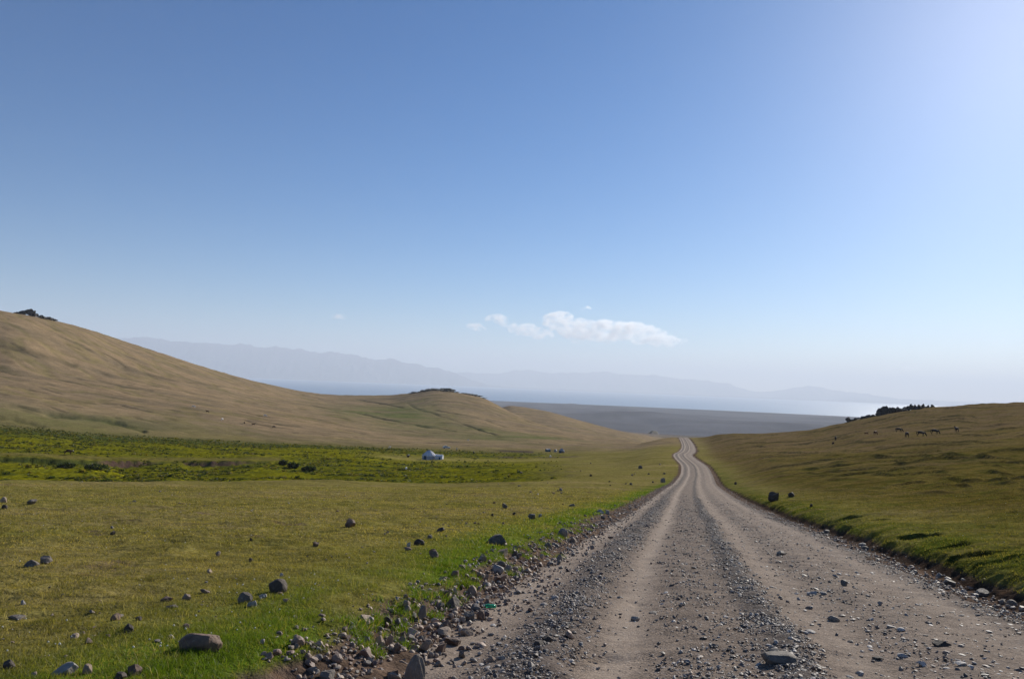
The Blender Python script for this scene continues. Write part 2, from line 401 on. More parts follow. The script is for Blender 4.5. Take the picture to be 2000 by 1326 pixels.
# ------------------------------------------------------------------ ground sheet
A_TAN = np.array((0.295, 0.212, 0.122)); A_FIELD = np.array((0.215, 0.180, 0.055)); A_OLIVE = np.array((0.125, 0.122, 0.024))
A_LUSH = np.array((0.080, 0.125, 0.012)); A_YEL = np.array((0.18, 0.172, 0.008)); A_DARKG = np.array((0.035, 0.055, 0.016))
A_DIRT = np.array((0.135, 0.095, 0.070)); A_PLAIN_HAZED = np.array((0.125, 0.128, 0.145)); A_STRAW = np.array((0.24, 0.19, 0.075))
def lerp(a, b, t): return a + (b - a) * t[:, None]
def ground_colour(X, Y, z, f):
    d, u, x = f['d'], f['uu'], f['x']
    n1 = fbm(X * 0.05, Y * 0.09, 4, 101); n2 = fbm(X * 0.35, Y * 0.6, 4, 103); n3 = fbm(X * 0.012, Y * 0.02, 3, 105)
    c = np.tile(A_FIELD, (len(X), 1)).astype(float)
    c = lerp(c, A_OLIVE, np.clip(0.42 + 0.8 * n2 + 0.3 * n1, 0, 1) * (1 - 0.5 * sm(d, 40, 110)))
    c = lerp(c, A_STRAW, np.clip(1.3 * n1 + 0.05 + 0.6 * n2, 0, 0.85))
    c = lerp(c, A_DIRT * 0.9, np.clip(fbm(X * 0.7 + 9, Y * 0.9, 4, 107) * 2.2 - 1.15, 0, 0.7) * (d < 120))
    # meadow by the stream
    m = f['marsh']
    mc = lerp(np.tile(A_YEL, (len(X), 1)), A_DARKG, np.clip(0.25 + 1.0 * n2 + 0.7 * n1, 0, 1))
    band = np.exp(-((d - 300) / 38) ** 2) + np.exp(-((d - 205) / 20) ** 2) * 0.6
    mc = lerp(mc, A_YEL * 1.1, np.clip(band * (0.45 + 1.1 * n2), 0, 0.8))
    mc = mc * np.clip(0.86 + 0.5 * fbm(X * 0.9, Y * 1.2, 3, 109), 0.45, 1.2)[:, None]
    mc = lerp(mc, A_DARKG * 1.2, sm(d, 335, 380) * 0.75 * (1 - sm(x, 560, 900) * 0.6))
    mc = lerp(mc, A_FIELD * 0.75, np.exp(-((d - f['ds'] - 9) / 8.0) ** 2) * (x < 560) * 0.85)
    mc = lerp(mc, A_FIELD * 1.25, sm(x, 690, 790) * np.exp(-((d - 318) / 22.0) ** 2) * 0.8)
    c = lerp(c, mc[0:] if False else A_FIELD, np.zeros(len(X)))
    c = c * (1 - m[:, None]) + mc * m[:, None]
    # dry hill
    hc = lerp(np.tile(A_TAN, (len(X), 1)), A_TAN * np.array((0.72, 0.76, 0.8)), np.clip(0.4 + 0.9 * fbm(X * 0.012, Y * 0.03, 5, 111), 0, 1))
    hc = lerp(hc, A_OLIVE * 1.1, np.clip(f['gl'] * 0.6, 0, 1) * 0.6)
    hc = lerp(hc, np.array((0.07, 0.06, 0.035)), np.clip(f['lines'], 0, 0.8))  # gully creases darkened in the colour, the low swale's shadow among them
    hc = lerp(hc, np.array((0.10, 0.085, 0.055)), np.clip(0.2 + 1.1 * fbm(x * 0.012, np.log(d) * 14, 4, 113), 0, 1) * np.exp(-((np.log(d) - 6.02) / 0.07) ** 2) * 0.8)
    patch = np.exp(-((x - 770) / 110) ** 2 - ((d - 820) / 200) ** 2) + 0.9 * np.exp(-((x - 1010) / 120) ** 2 - ((d - 600) / 90) ** 2) + 0.5 * np.exp(-((x - 150) / 300) ** 2 - ((d - 440) / 45) ** 2)
    hc = lerp(hc, np.array((0.125, 0.145, 0.045)), np.clip(patch * (0.75 + 0.7 * n3), 0, 0.9))
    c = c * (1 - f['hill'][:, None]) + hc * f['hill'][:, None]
    # right hill
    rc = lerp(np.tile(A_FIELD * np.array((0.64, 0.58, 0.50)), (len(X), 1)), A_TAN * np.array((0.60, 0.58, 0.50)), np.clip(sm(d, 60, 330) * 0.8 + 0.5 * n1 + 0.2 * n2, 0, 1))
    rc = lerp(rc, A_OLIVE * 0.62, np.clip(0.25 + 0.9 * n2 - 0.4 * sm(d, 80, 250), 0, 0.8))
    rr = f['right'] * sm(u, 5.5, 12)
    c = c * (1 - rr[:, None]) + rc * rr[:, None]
    c = lerp(c, np.array((0.055, 0.05, 0.022)), np.clip(f['riser'], 0, 0.85))  # backlit shade of step faces painted in; dark soil at the scars
    # fresh green strips along the road
    gl_ = np.exp(-np.clip(-u - 3.9, 0, 99) ** 2 / 1.3) * (u < -3.2) * np.clip(0.85 + 0.9 * fbm(X * 0.35, Y * 0.22, 2, 121), 0, 1) * (1 - sm(d, 90, 170))
    c = lerp(c, A_LUSH, gl_ * (Y > -30))
    gr_ = np.exp(-np.clip(u - 5.2, 0, 99) ** 2 / 2.6) * (u > 4.6) * (1 - sm(d, 110, 260))
    c = lerp(c, A_LUSH * 0.65, np.clip(gr_ * (0.5 + 0.5 * n2), 0, 0.7))
    # bare soil: shoulders, ditch, cut banks, worn hollows, and the turfed terrace bank
    so = sm(u, -3.55, -3.3) * (1 - sm(u, 4.55, 4.7)) * (Y < 640)
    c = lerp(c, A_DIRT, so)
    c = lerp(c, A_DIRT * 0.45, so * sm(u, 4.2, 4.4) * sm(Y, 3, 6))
    c = lerp(c, np.array((0.05, 0.065, 0.018)), np.clip(f['bank'] * 1.2, 0, 1) * (x < 640) * m)  # grass on the bank's shaded face: shade painted in as dark green
    bk = np.clip((f['bank'] - 0.35) * 3, 0, 1) * np.clip(np.interp(x, [200, 222, 318, 330, 355, 372, 470, 500, 560], [0, 1, 1, 0, 0, 1, 1, .6, 0]), 0, 1)
    c = lerp(c, np.array((0.115, 0.072, 0.055)), bk)
    sc = (sm(x, 960, 1000) - sm(x, 1120, 1150)) * (np.exp(-((d - 352 - 6 * n3) / 4.5) ** 2) + np.exp(-((d - 398 + (x - 1050) * 0.15) / 7) ** 2) * (x < 1050))
    c = lerp(c, np.array((0.09, 0.068, 0.055)), np.clip(sc, 0, 0.9))
    # far plain and beyond: distance haze painted in as blue tone, folds darkened
    pc = lerp(np.tile(A_PLAIN_HAZED, (len(X), 1)), A_PLAIN_HAZED * 0.62, np.clip(0.5 + fbm(X * 0.0012, Y * 0.0018, 4, 131), 0, 1))
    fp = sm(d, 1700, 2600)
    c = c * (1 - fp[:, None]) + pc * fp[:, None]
    return np.clip(c, 0.005, 1)

fa = np.linspace(math.radians(-44), math.radians(44), 760)
ca = np.linspace(math.radians(44), math.radians(316), 130)[1:-1]
AZ = np.concatenate([fa, ca])
RR = np.concatenate([np.exp(np.linspace(math.log(0.6), math.log(3), 30))[:-1], np.exp(np.linspace(math.log(3), math.log(1700), 1250))[:-1],
                     np.exp(np.linspace(math.log(1700), math.log(90000), 190))])
na, nr = len(AZ), len(RR)
GX = (np.sin(AZ)[None, :] * RR[:, None]).ravel(); GY = (np.cos(AZ)[None, :] * RR[:, None]).ravel()
gz, gf = relief(GX, GY, True)
under = (np.abs(gf['uu']) < 3.3) & (GY > -120) & (GY < 640)
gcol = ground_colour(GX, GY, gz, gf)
gz2 = gz - 0.12 * (1 - sm(np.abs(gf['uu'] - 0.35), 2.85, 3.2)) * ((GY > -130) & (GY < 650))
verts = np.stack([GX, GY, gz2], 1)
verts = np.concatenate([verts, [[0, 0, H(0, 0) - 0.12]]])
i0 = (np.arange(nr - 1)[:, None] * na + np.arange(na)[None, :]).ravel()
i1 = (np.arange(nr - 1)[:, None] * na + (np.arange(na)[None, :] + 1) % na).ravel()
quads = np.stack([i0, i0 + na, i1 + na, i1], 1)
cap = np.stack([np.full(na, nr * na), np.arange(na), (np.arange(na) + 1) % na, (np.arange(na) + 1) % na], 1)
gm = new_mesh('ground', verts, quads[:, ::1])
bmx = None
# orientation: counter-clockwise from above
gcol = np.concatenate([gcol, [A_DIRT]])
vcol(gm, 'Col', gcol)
m = NT('ground_turf')
p = m.pos()
base = m.attr('Col')
ln = m.n('ShaderNodeVectorMath', operation='LENGTH'); m.l(p, ln.inputs[0]); dist = ln.outputs['Value']
nf = m.noise(9.0, 5, 0.65, p); nm = m.noise(1.6, 5, 0.6, p); nl = m.noise(0.10, 10, 0.68, p)
v = m.math('MULTIPLY', m.rng(nf, 0.3, 0.7, 0.62, 1.38), m.rng(nm, 0.3, 0.7, 0.72, 1.28))
v = m.math('MULTIPLY', v, m.rng(nl, 0.3, 0.7, 0.78, 1.22))
c = m.scale(base, v)
tint = m.noise(3.3, 4, 0.6, p)
c = m.mix(m.rng(tint, 0.52, 0.72, 0, 0.35), c, m.scale((1.35, 1.1, 0.72), m.math('MULTIPLY', v, m.n('ShaderNodeSeparateColor').outputs[0])) if False else m.mix(1.0, c, (1.35, 1.08, 0.75), 'MULTIPLY'))
nb = m.bump(m.noise(30.0, 4, 0.7, p), 0.025, 0.8)
nb = m.bump(m.noise(4.0, 5, 0.7, p), 0.10, 0.7, nb)
nb = m.bump(m.noise(0.7, 6, 0.7, p), 0.35, 0.6, nb)
m.b.inputs['Specular IOR Level'].default_value = 0.0
M_GROUND = m.done(c, nb, 1.0)
ground = link('ground', gm, M_GROUND, kind='structure')

# ------------------------------------------------------------------ lake
WL = -200.0 + EYE.z
r = 88000.0
lk = new_mesh('lake', [(-r, 8000, WL), (r, 8000, WL), (r, 45000, WL), (-r, 45000, WL)], [(0, 1, 2, 3)])
m = NT('lake_water'); p = m.pos((0.004, 0.012, 0.01))
m.b.inputs['Base Color'].default_value = (0.10, 0.20, 0.30, 1); m.b.inputs['Specular IOR Level'].default_value = 0.5
M_LAKE = m.done(None, m.bump(m.noise(1.0, 5, 0.6, p), 3.0, 0.3), 0.35)
link('lake_water', lk, M_LAKE, kind='structure')

# ------------------------------------------------------------------ mountains beyond the lake
def mountains(name, sil, d0, dr, d1, seed, colr, rough_amp):
    xs = [s[0] for s in sil]; ys = [s[1] for s in sil]
    N, K = 900, 51
    x = np.linspace(xs[0], xs[-1], N); y = np.interp(x, xs, ys) - 3.2 * np.abs(fbm(x / 30.0, x * 0 + seed, 5, seed)) + 1.0
    V = []
    az = []; tel = []
    for a, b in zip(x, y):
        v = pdir(a, b); az.append(math.atan2(v.x, v.y)); tel.append(v.z / math.hypot(v.x, v.y))
    az = np.array(az); tel = np.array(tel)
    top = dr * tel; basez = -215.0
    rows = []
    for k in range(K):
        t = k / (K - 1)
        if t < 0.7: q = t / 0.7; d = d0 + (dr - d0) * q; hgt = q ** 1.25
        else: q = (t - 0.7) / 0.3; d = dr + (d1 - dr) * q; hgt = max(0.0, 1 - q) ** 1.2
        X = np.sin(az) * d; Y = np.cos(az) * d
        rid = 1 - np.abs(fbm(X / 2600.0, Y / 5200.0, 5, seed, 0.55))
        zz = basez + (top - basez) * hgt + (rid - 0.75) * rough_amp * np.clip(top - basez, 0, 900) / 900 * min(1, 4 * hgt) * (1 - hgt * 0.85)
        rows.append(np.stack([X, Y, np.minimum(zz, basez + (top - basez) * (0.12 + 0.88 * hgt) + 60) + EYE.z], 1))
    V = np.concatenate(rows)
    i = (np.arange(K - 1)[:, None] * N + np.arange(N - 1)[None, :]).ravel()
    me = new_mesh(name, V, np.stack([i, i + 1, i + N + 1, i + N], 1))
    m = NT(name + '_rock'); p = m.pos((0.0004, 0.0004, 0.001))
    c = m.mix(m.rng(m.noise(1.0, 6, 0.6, p), 0.35, 0.65, 0, 1), colr, tuple(k * 0.6 for k in colr))
    return link(name, me, m.done(c, None, 1.0), kind='structure')
S1 = [(-700, 640), (-300, 655), (0, 650), (150, 655), (230, 662), (262, 658), (285, 657), (310, 662), (345, 665), (380, 666), (410, 668), (432, 673), (452, 673), (470, 670), (488, 674), (505, 679), (522, 680), (540, 675), (556, 677),
      (580, 681), (605, 686), (625, 687), (645, 684), (655, 688), (675, 691), (694, 692), (710, 699), (735, 702), (768, 702), (790, 708), (815, 711), (835, 716), (855, 718), (880, 726), (910, 737), (950, 750), (1000, 757), (1060, 761)]
mountains('mountain_range', S1, 38500, 41500, 48000, 201, (0.03, 0.035, 0.05), 900)
S2 = [(760, 738), (840, 730), (900, 727), (950, 729), (1000, 725), (1045, 722), (1080, 727), (1130, 728), (1180, 726), (1220, 731), (1280, 733), (1330, 739), (1380, 743), (1420, 748), (1470, 764), (1500, 765), (1540, 758),
      (1580, 753), (1610, 756), (1650, 764), (1700, 771), (1760, 778), (1830, 782), (1900, 784), (2000, 789), (2300, 800)]
mountains('distant_mountain_range', S2, 50000, 54000, 62000, 205, (0.04, 0.045, 0.06), 900)
# small dark hill rising from the plain beyond the road's crest
def hillock(name, px0, px1, ytop, ybase, d, lab):
    a = pdir(px0, ybase); b = pdir(px1, ybase); t_ = pdir((px0 + px1) / 2, ytop)
    zb = d * a.z / math.hypot(a.x, a.y); zt = d * t_.z / math.hypot(t_.x, t_.y)
    N = 60; az0 = math.atan2(a.x, a.y); az1 = math.atan2(b.x, b.y)
    P = []
    for j in range(N):
        for i in range(N):
            sx = i / (N - 1) * 2 - 1; sy = j / (N - 1) * 2 - 1
            X = math.sin(az0 + (az1 - az0) * (sx + 1) / 2) * (d + sy * 180); Y = math.cos(az0 + (az1 - az0) * (sx + 1) / 2) * (d + sy * 180)
            q = max(0, 1 - (abs(sx + 0.1) ** 1.5 + abs(sy) ** 2))
            P.append((X, Y, zb - 12 + (zt - zb + 12) * q * (1 + 0.12 * float(pn(sx * 4, sy * 4, 3))) + EYE.z))
    i = (np.arange(N - 1)[:, None] * N + np.arange(N - 1)[None, :]).ravel()
    me = new_mesh(name, P, np.stack([i, i + 1, i + N + 1, i + N], 1))
    m = NT(name + '_turf'); p = m.pos((0.03, 0.03, 0.05))
    link(name, me, m.done(m.mix(m.noise(1, 5, 0.6, p), (0.05, 0.045, 0.035), (0.11, 0.09, 0.06)), None, 1.0), kind='structure')
hillock('far_hill', 1245, 1312, 841, 866, 2300, None)

# ------------------------------------------------------------------ road
RU = np.linspace(-3.15, 3.9, 150)
ys = np.concatenate([np.linspace(-110, 2, 60)[:-1], np.exp(np.linspace(math.log(2 + 6), math.log(640 + 6), 1700)) - 6])
YY, UU = np.meshgrid(ys, RU, indexing='ij')
yy = YY.ravel(); uu_ = UU.ravel()
xc = np.interp(yy, _ty, _tx); g_ = np.interp(yy, _ty, _tg); ln_ = np.sqrt(1 + g_ * g_)
RX = xc + uu_ / ln_; RY = yy - uu_ * g_ / ln_
def road_section(u, y):
    """height of the surface over the bed, and how loose / sandy it is"""
    w = u + 0.10 * fbm(y * 0.12, y * 0 + 3, 2, 71) + 0.05 * pn(y * 0.5, u, 72)
    b = lambda c, s: np.exp(-((w - c) / s) ** 2)
    h = -0.035 * b(-1.12, 0.30) - 0.03 * b(1.2, 0.45) - 0.02 * b(2.65, 0.35) - 0.03 * b(-2.5, 0.35)
    h = h + 0.06 * b(-1.80, 0.30) + 0.085 * b(0.38, 0.25) + 0.03 * b(-0.3, 0.4) + 0.02 * b(1.9, 0.3)
    loose = np.clip(0.9 * b(-1.78, 0.30) + 0.16 * b(-0.35, 0.5) + 1.0 * b(0.36, 0.22) + 0.15 * b(1.7, .5) + 0.6 * b(-3.3, 0.45) + 0.5 * b(3.5, 0.4), 0, 1)
    sand = np.clip(1.0 * b(-1.12, 0.22) + 0.85 * b(-2.6, 0.36) + 0.55 * b(0.95, 0.28) + 0.6 * b(2.9, 0.25) + 0.25 * b(2.0, 0.5), 0, 1)
    return h, loose, sand
hh, loose, sand = road_section(uu_, yy)
wz = np.interp(RY, _ty, _tz)
rn = 0.014 * fbm(RX * 3.1, RY * 3.1, 4, 73) * (0.5 + loose) + 0.03 * fbm(RX * 0.5, RY * 0.35, 3, 74) + 0.012 * pn(RX * 9, RY * 9, 75) * loose
rn = rn + 0.010 * np.sin(RY * 9.0 + 2.5 * fbm(RX, RY * 0.7, 2, 81)) * np.clip(fbm(RX * 0.4, RY * 0.12, 2, 82) + 0.2, 0, 1)
ph_ = np.clip(fbm(RX * 0.9, RY * 0.6, 3, 83) - 0.55, 0, 1); rn = rn - 0.10 * ph_
edge = sm(np.abs(uu_ - 0.37), 2.95, 3.3)
rz_ = wz + EYE.z + hh + rn + 0.03 * (1 - (uu_ / 3.3) ** 2) - 0.22 * edge * sm(np.abs(uu_ - 0.37), 3.1, 3.5)
# keep the strip on the same ground as the verges
def road_top(X, Y):
    u, zr = road_uv(X, Y)
    h, lo, sa = road_section(u, Y)
    return zr + EYE.z + h + 0.03 * (1 - (u / 3.3) ** 2) + 0.03 * fbm(X * 0.5, Y * 0.35, 3, 74)
nU = len(RU)
i = (np.arange(len(ys) - 1)[:, None] * nU + np.arange(nU - 1)[None, :]).ravel()
rm = new_mesh('gravel_road', np.stack([RX, RY, rz_], 1), np.stack([i, i + 1, i + nU + 1, i + nU], 1))
vval(rm, 'loose', loose); vval(rm, 'sand', sand)
m = NT('road_gravel'); p = m.pos()
lo = m.attr('loose', 'Fac'); sa = m.attr('sand', 'Fac')
c = m.mix(m.rng(m.noise(2.2, 5, 0.65, p), 0.35, 0.65, 0, 1), (0.255, 0.195, 0.148), (0.16, 0.12, 0.092))
c = m.mix(m.math('MULTIPLY', sa, m.rng(m.noise(1.3, 4, 0.6, p), 0.3, 0.6, 0.55, 1.0)), c, (0.36, 0.285, 0.22))
c = m.mix(m.math('MULTIPLY', lo, 0.8), c, (0.095, 0.080, 0.072))
c = m.mix(m.rng(m.noise(26.0, 4, 0.75, p), 0.55, 0.66, 0, 0.55), c, (0.09, 0.075, 0.065))
c = m.mix(m.rng(m.noise(17.0, 4, 0.75, m.pos((1, 1, 1.3))), 0.60, 0.70, 0, 0.6), c, (0.50, 0.46, 0.42))
vo = m.n('ShaderNodeTexVoronoi', feature='F1'); vo.inputs['Scale'].default_value = 42.0; m.l(p, vo.inputs['Vector'])
sv = m.n('ShaderNodeSeparateColor'); m.l(vo.outputs['Color'], sv.inputs[0])
pb = m.rng(sv.outputs[0], 0.0, 1.0, 0.55, 1.5)
vo2 = m.n('ShaderNodeTexVoronoi', feature='F1'); vo2.inputs['Scale'].default_value = 110.0; m.l(p, vo2.inputs['Vector'])
sv2 = m.n('ShaderNodeSeparateColor'); m.l(vo2.outputs['Color'], sv2.inputs[0])
amount = m.math('MULTIPLY', m.rng(m.noise(3.0, 4, 0.6, p), 0.35, 0.6, 0.2, 1.0), m.rng(sa, 0, 1, 1.0, 0.12))
vv = m.math('ADD', m.math('MULTIPLY', m.math('SUBTRACT', pb, 1.0), amount), 1.0)
vv = m.math('MULTIPLY', vv, m.rng(sv2.outputs[1], 0, 1, 0.75, 1.25))
c = m.scale(c, vv)
hgt = m.math('MULTIPLY', m.math('SUBTRACT', 1.0, vo.outputs['Distance']), amount)
nb = m.bump(hgt, 0.02, 0.8)
nb = m.bump(m.noise(14.0, 5, 0.7, p), 0.03, 0.7, nb)
nb = m.bump(m.noise(160.0, 2, 0.6, p), 0.004, 0.8, nb)
m.b.inputs['Specular IOR Level'].default_value = 0.08
M_ROAD = m.done(c, nb, 0.95)
link('gravel_road', rm, M_ROAD, kind='structure')
# ------------------------------------------------------------------ stones
def ico(sub):
    b = bmesh.new(); bmesh.ops.create_icosphere(b, subdivisions=sub, radius=1.0)
    v = np.array([p.co[:] for p in b.verts]); f = np.array([[q.index for q in p.verts] for p in b.faces]); b.free()
    return v, f
ICO = {k: ico(k) for k in (1, 2, 3, 4, 5)}
def n3(p, s, seed):
    return (pn(p[:, 0] * s + 7.1 * seed, p[:, 1] * s + p[:, 2] * s * 0.7, seed) + pn(p[:, 1] * s + 3.3 * seed, p[:, 2] * s - p[:, 0] * s * 0.6, seed + 5)) * 0.5
def stone(seed, style, sub=3):
    r_ = np.random.default_rng(seed)
    v, f = ICO[sub]; p = v.copy()
    if style == 'block': p = np.sign(p) * np.abs(p) ** 0.8; p = p / np.abs(p).max()
    nc = {'block': 9, 'round': 12, 'angular': 16, 'flat': 12, 'jag': 22}[style]
    lo_, hi_ = {'block': (0.75, 1.15), 'round': (0.66, 0.95), 'angular': (0.42, 0.82), 'flat': (0.5, 0.88), 'jag': (0.28, 0.75)}[style]
    for _ in range(nc):
        n = r_.normal(size=3); n /= np.linalg.norm(n); c = r_.uniform(lo_, hi_)
        k = p @ n - c; k = np.maximum(k, 0) * {'round': 0.85}.get(style, 0.98)
        p = p - k[:, None] * n[None, :]
    nrm = p / np.linalg.norm(p, axis=1)[:, None]
    p = p + nrm * (0.09 * n3(p, 1.3, seed % 90 + 1) + 0.03 * n3(p, 4.0, seed % 80 + 3) + (0.016 * n3(p, 11, seed % 70 + 5) if sub > 4 else 0))[:, None]
    p = p / (np.abs(p).max(0) + 1e-9)[None, :]
    return p, f
def rock_mat(name, a, b, lich=0.0, rough=0.75):
    m = NT(name); p = m.pos(None, True)
    oi = m.n('ShaderNodeObjectInfo').outputs['Random']
    sc_ = m.n('ShaderNodeVectorMath', operation='MULTIPLY_ADD'); m.l(m.pos(), sc_.inputs[0]); sc_.inputs[1].default_value = (1, 1, 1)
    q = sc_.outputs[0]
    c = m.mix(m.rng(m.noise(9.0, 6, 0.65, q), 0.32, 0.68, 0, 1), a, b)
    c = m.scale(c, m.rng(oi, 0, 1, 0.72, 1.35))
    if lich: c = m.mix(m.rng(m.noise(16.0, 4, 0.6, q), 0.60, 0.66, 0, lich), c, (0.34, 0.33, 0.26))
    nb = m.bump(m.noise(28.0, 6, 0.7, q), 0.012, 0.8)
    nb = m.bump(m.noise(130.0, 3, 0.6, q), 0.003, 0.7, nb)
    m.b.inputs['Specular IOR Level'].default_value = 0.35
    return m.done(c, nb, rough)
MR = {'brown': rock_mat('brown_stone', (0.12, 0.075, 0.052), (0.23, 0.155, 0.11), 0.25),
      'tan': rock_mat('tan_stone', (0.25, 0.18, 0.125), (0.38, 0.29, 0.215)),
      'grey': rock_mat('grey_stone', (0.13, 0.108, 0.086), (0.245, 0.205, 0.165), 0.5),
      'dark': rock_mat('dark_stone', (0.042, 0.032, 0.024), (0.09, 0.068, 0.052), 0.15),
      'pale': rock_mat('pale_stone', (0.32, 0.29, 0.26), (0.48, 0.44, 0.39))}
SM = {}
def surf(X, Y):
    u, _ = road_uv(np.array([X]), np.array([Y]))
    if -2.9 < u[0] < 3.6: return float(road_top(np.array([X]), np.array([Y]))[0])
    return H(X, Y)
rockn = [0]
def rock(px, py, w, h, tone, style, label=None, group=None, yaw=None, depth=None, tilt=0.0, name='rock'):
    """w, h: how large it shows at its distance, in frame units; (px, py) the foot of it"""
    g, d = hit(px, py)
    w = w * 0.82; h = h * 0.95; W = w / F * math.hypot(d, 1.6); Hh = h / F * math.hypot(d, 1.6)
    return rock_at(g.x, g.y, W, Hh * 1.05, tone, style, label, group, yaw, depth, tilt, name)
def rock_at(X, Y, W, Hh, tone, style, label=None, group=None, yaw=None, depth=None, tilt=0.0, name='rock', unique=True):
    rockn[0] += 1; k = rockn[0]
    r_ = np.random.default_rng(900 + k)
    if unique:
        p, f = stone(900 + k, style, 5 if W > 0.2 else 4)
        me = new_mesh(name, p, f, style == 'round'); me.materials.append(MR[tone])
    else:
        key = (style, tone, k % 9)
        if key not in SM:
            p, f = stone(40 + k % 9 * 11 + len(style), style, 4)
            SM[key] = new_mesh(name, p, f, False); SM[key].materials.append(MR[tone])
        me = SM[key]
    o = bpy.data.objects.new(name, me); col.objects.link(o)
    bury = 0.36 if style == 'round' else 0.30
    full = Hh / (1 - bury)
    D = W * (depth or r_.uniform(0.65, 0.95))
    yw = r_.uniform(-0.4, 0.4) if yaw is None else yaw
    o.scale = (W / 2, D / 2, full / 2)
    z = surf(X, Y)
    o.location = (X, Y + D * 0.3, z + full / 2 - bury * full)
    o.rotation_euler = (r_.uniform(-0.12, 0.12), tilt + r_.uniform(-0.1, 0.1), yw)
    if label: o['label'] = label
    if group: o['group'] = group
    o['category'] = 'rock' if name != 'boulder' else 'boulder'
    return o
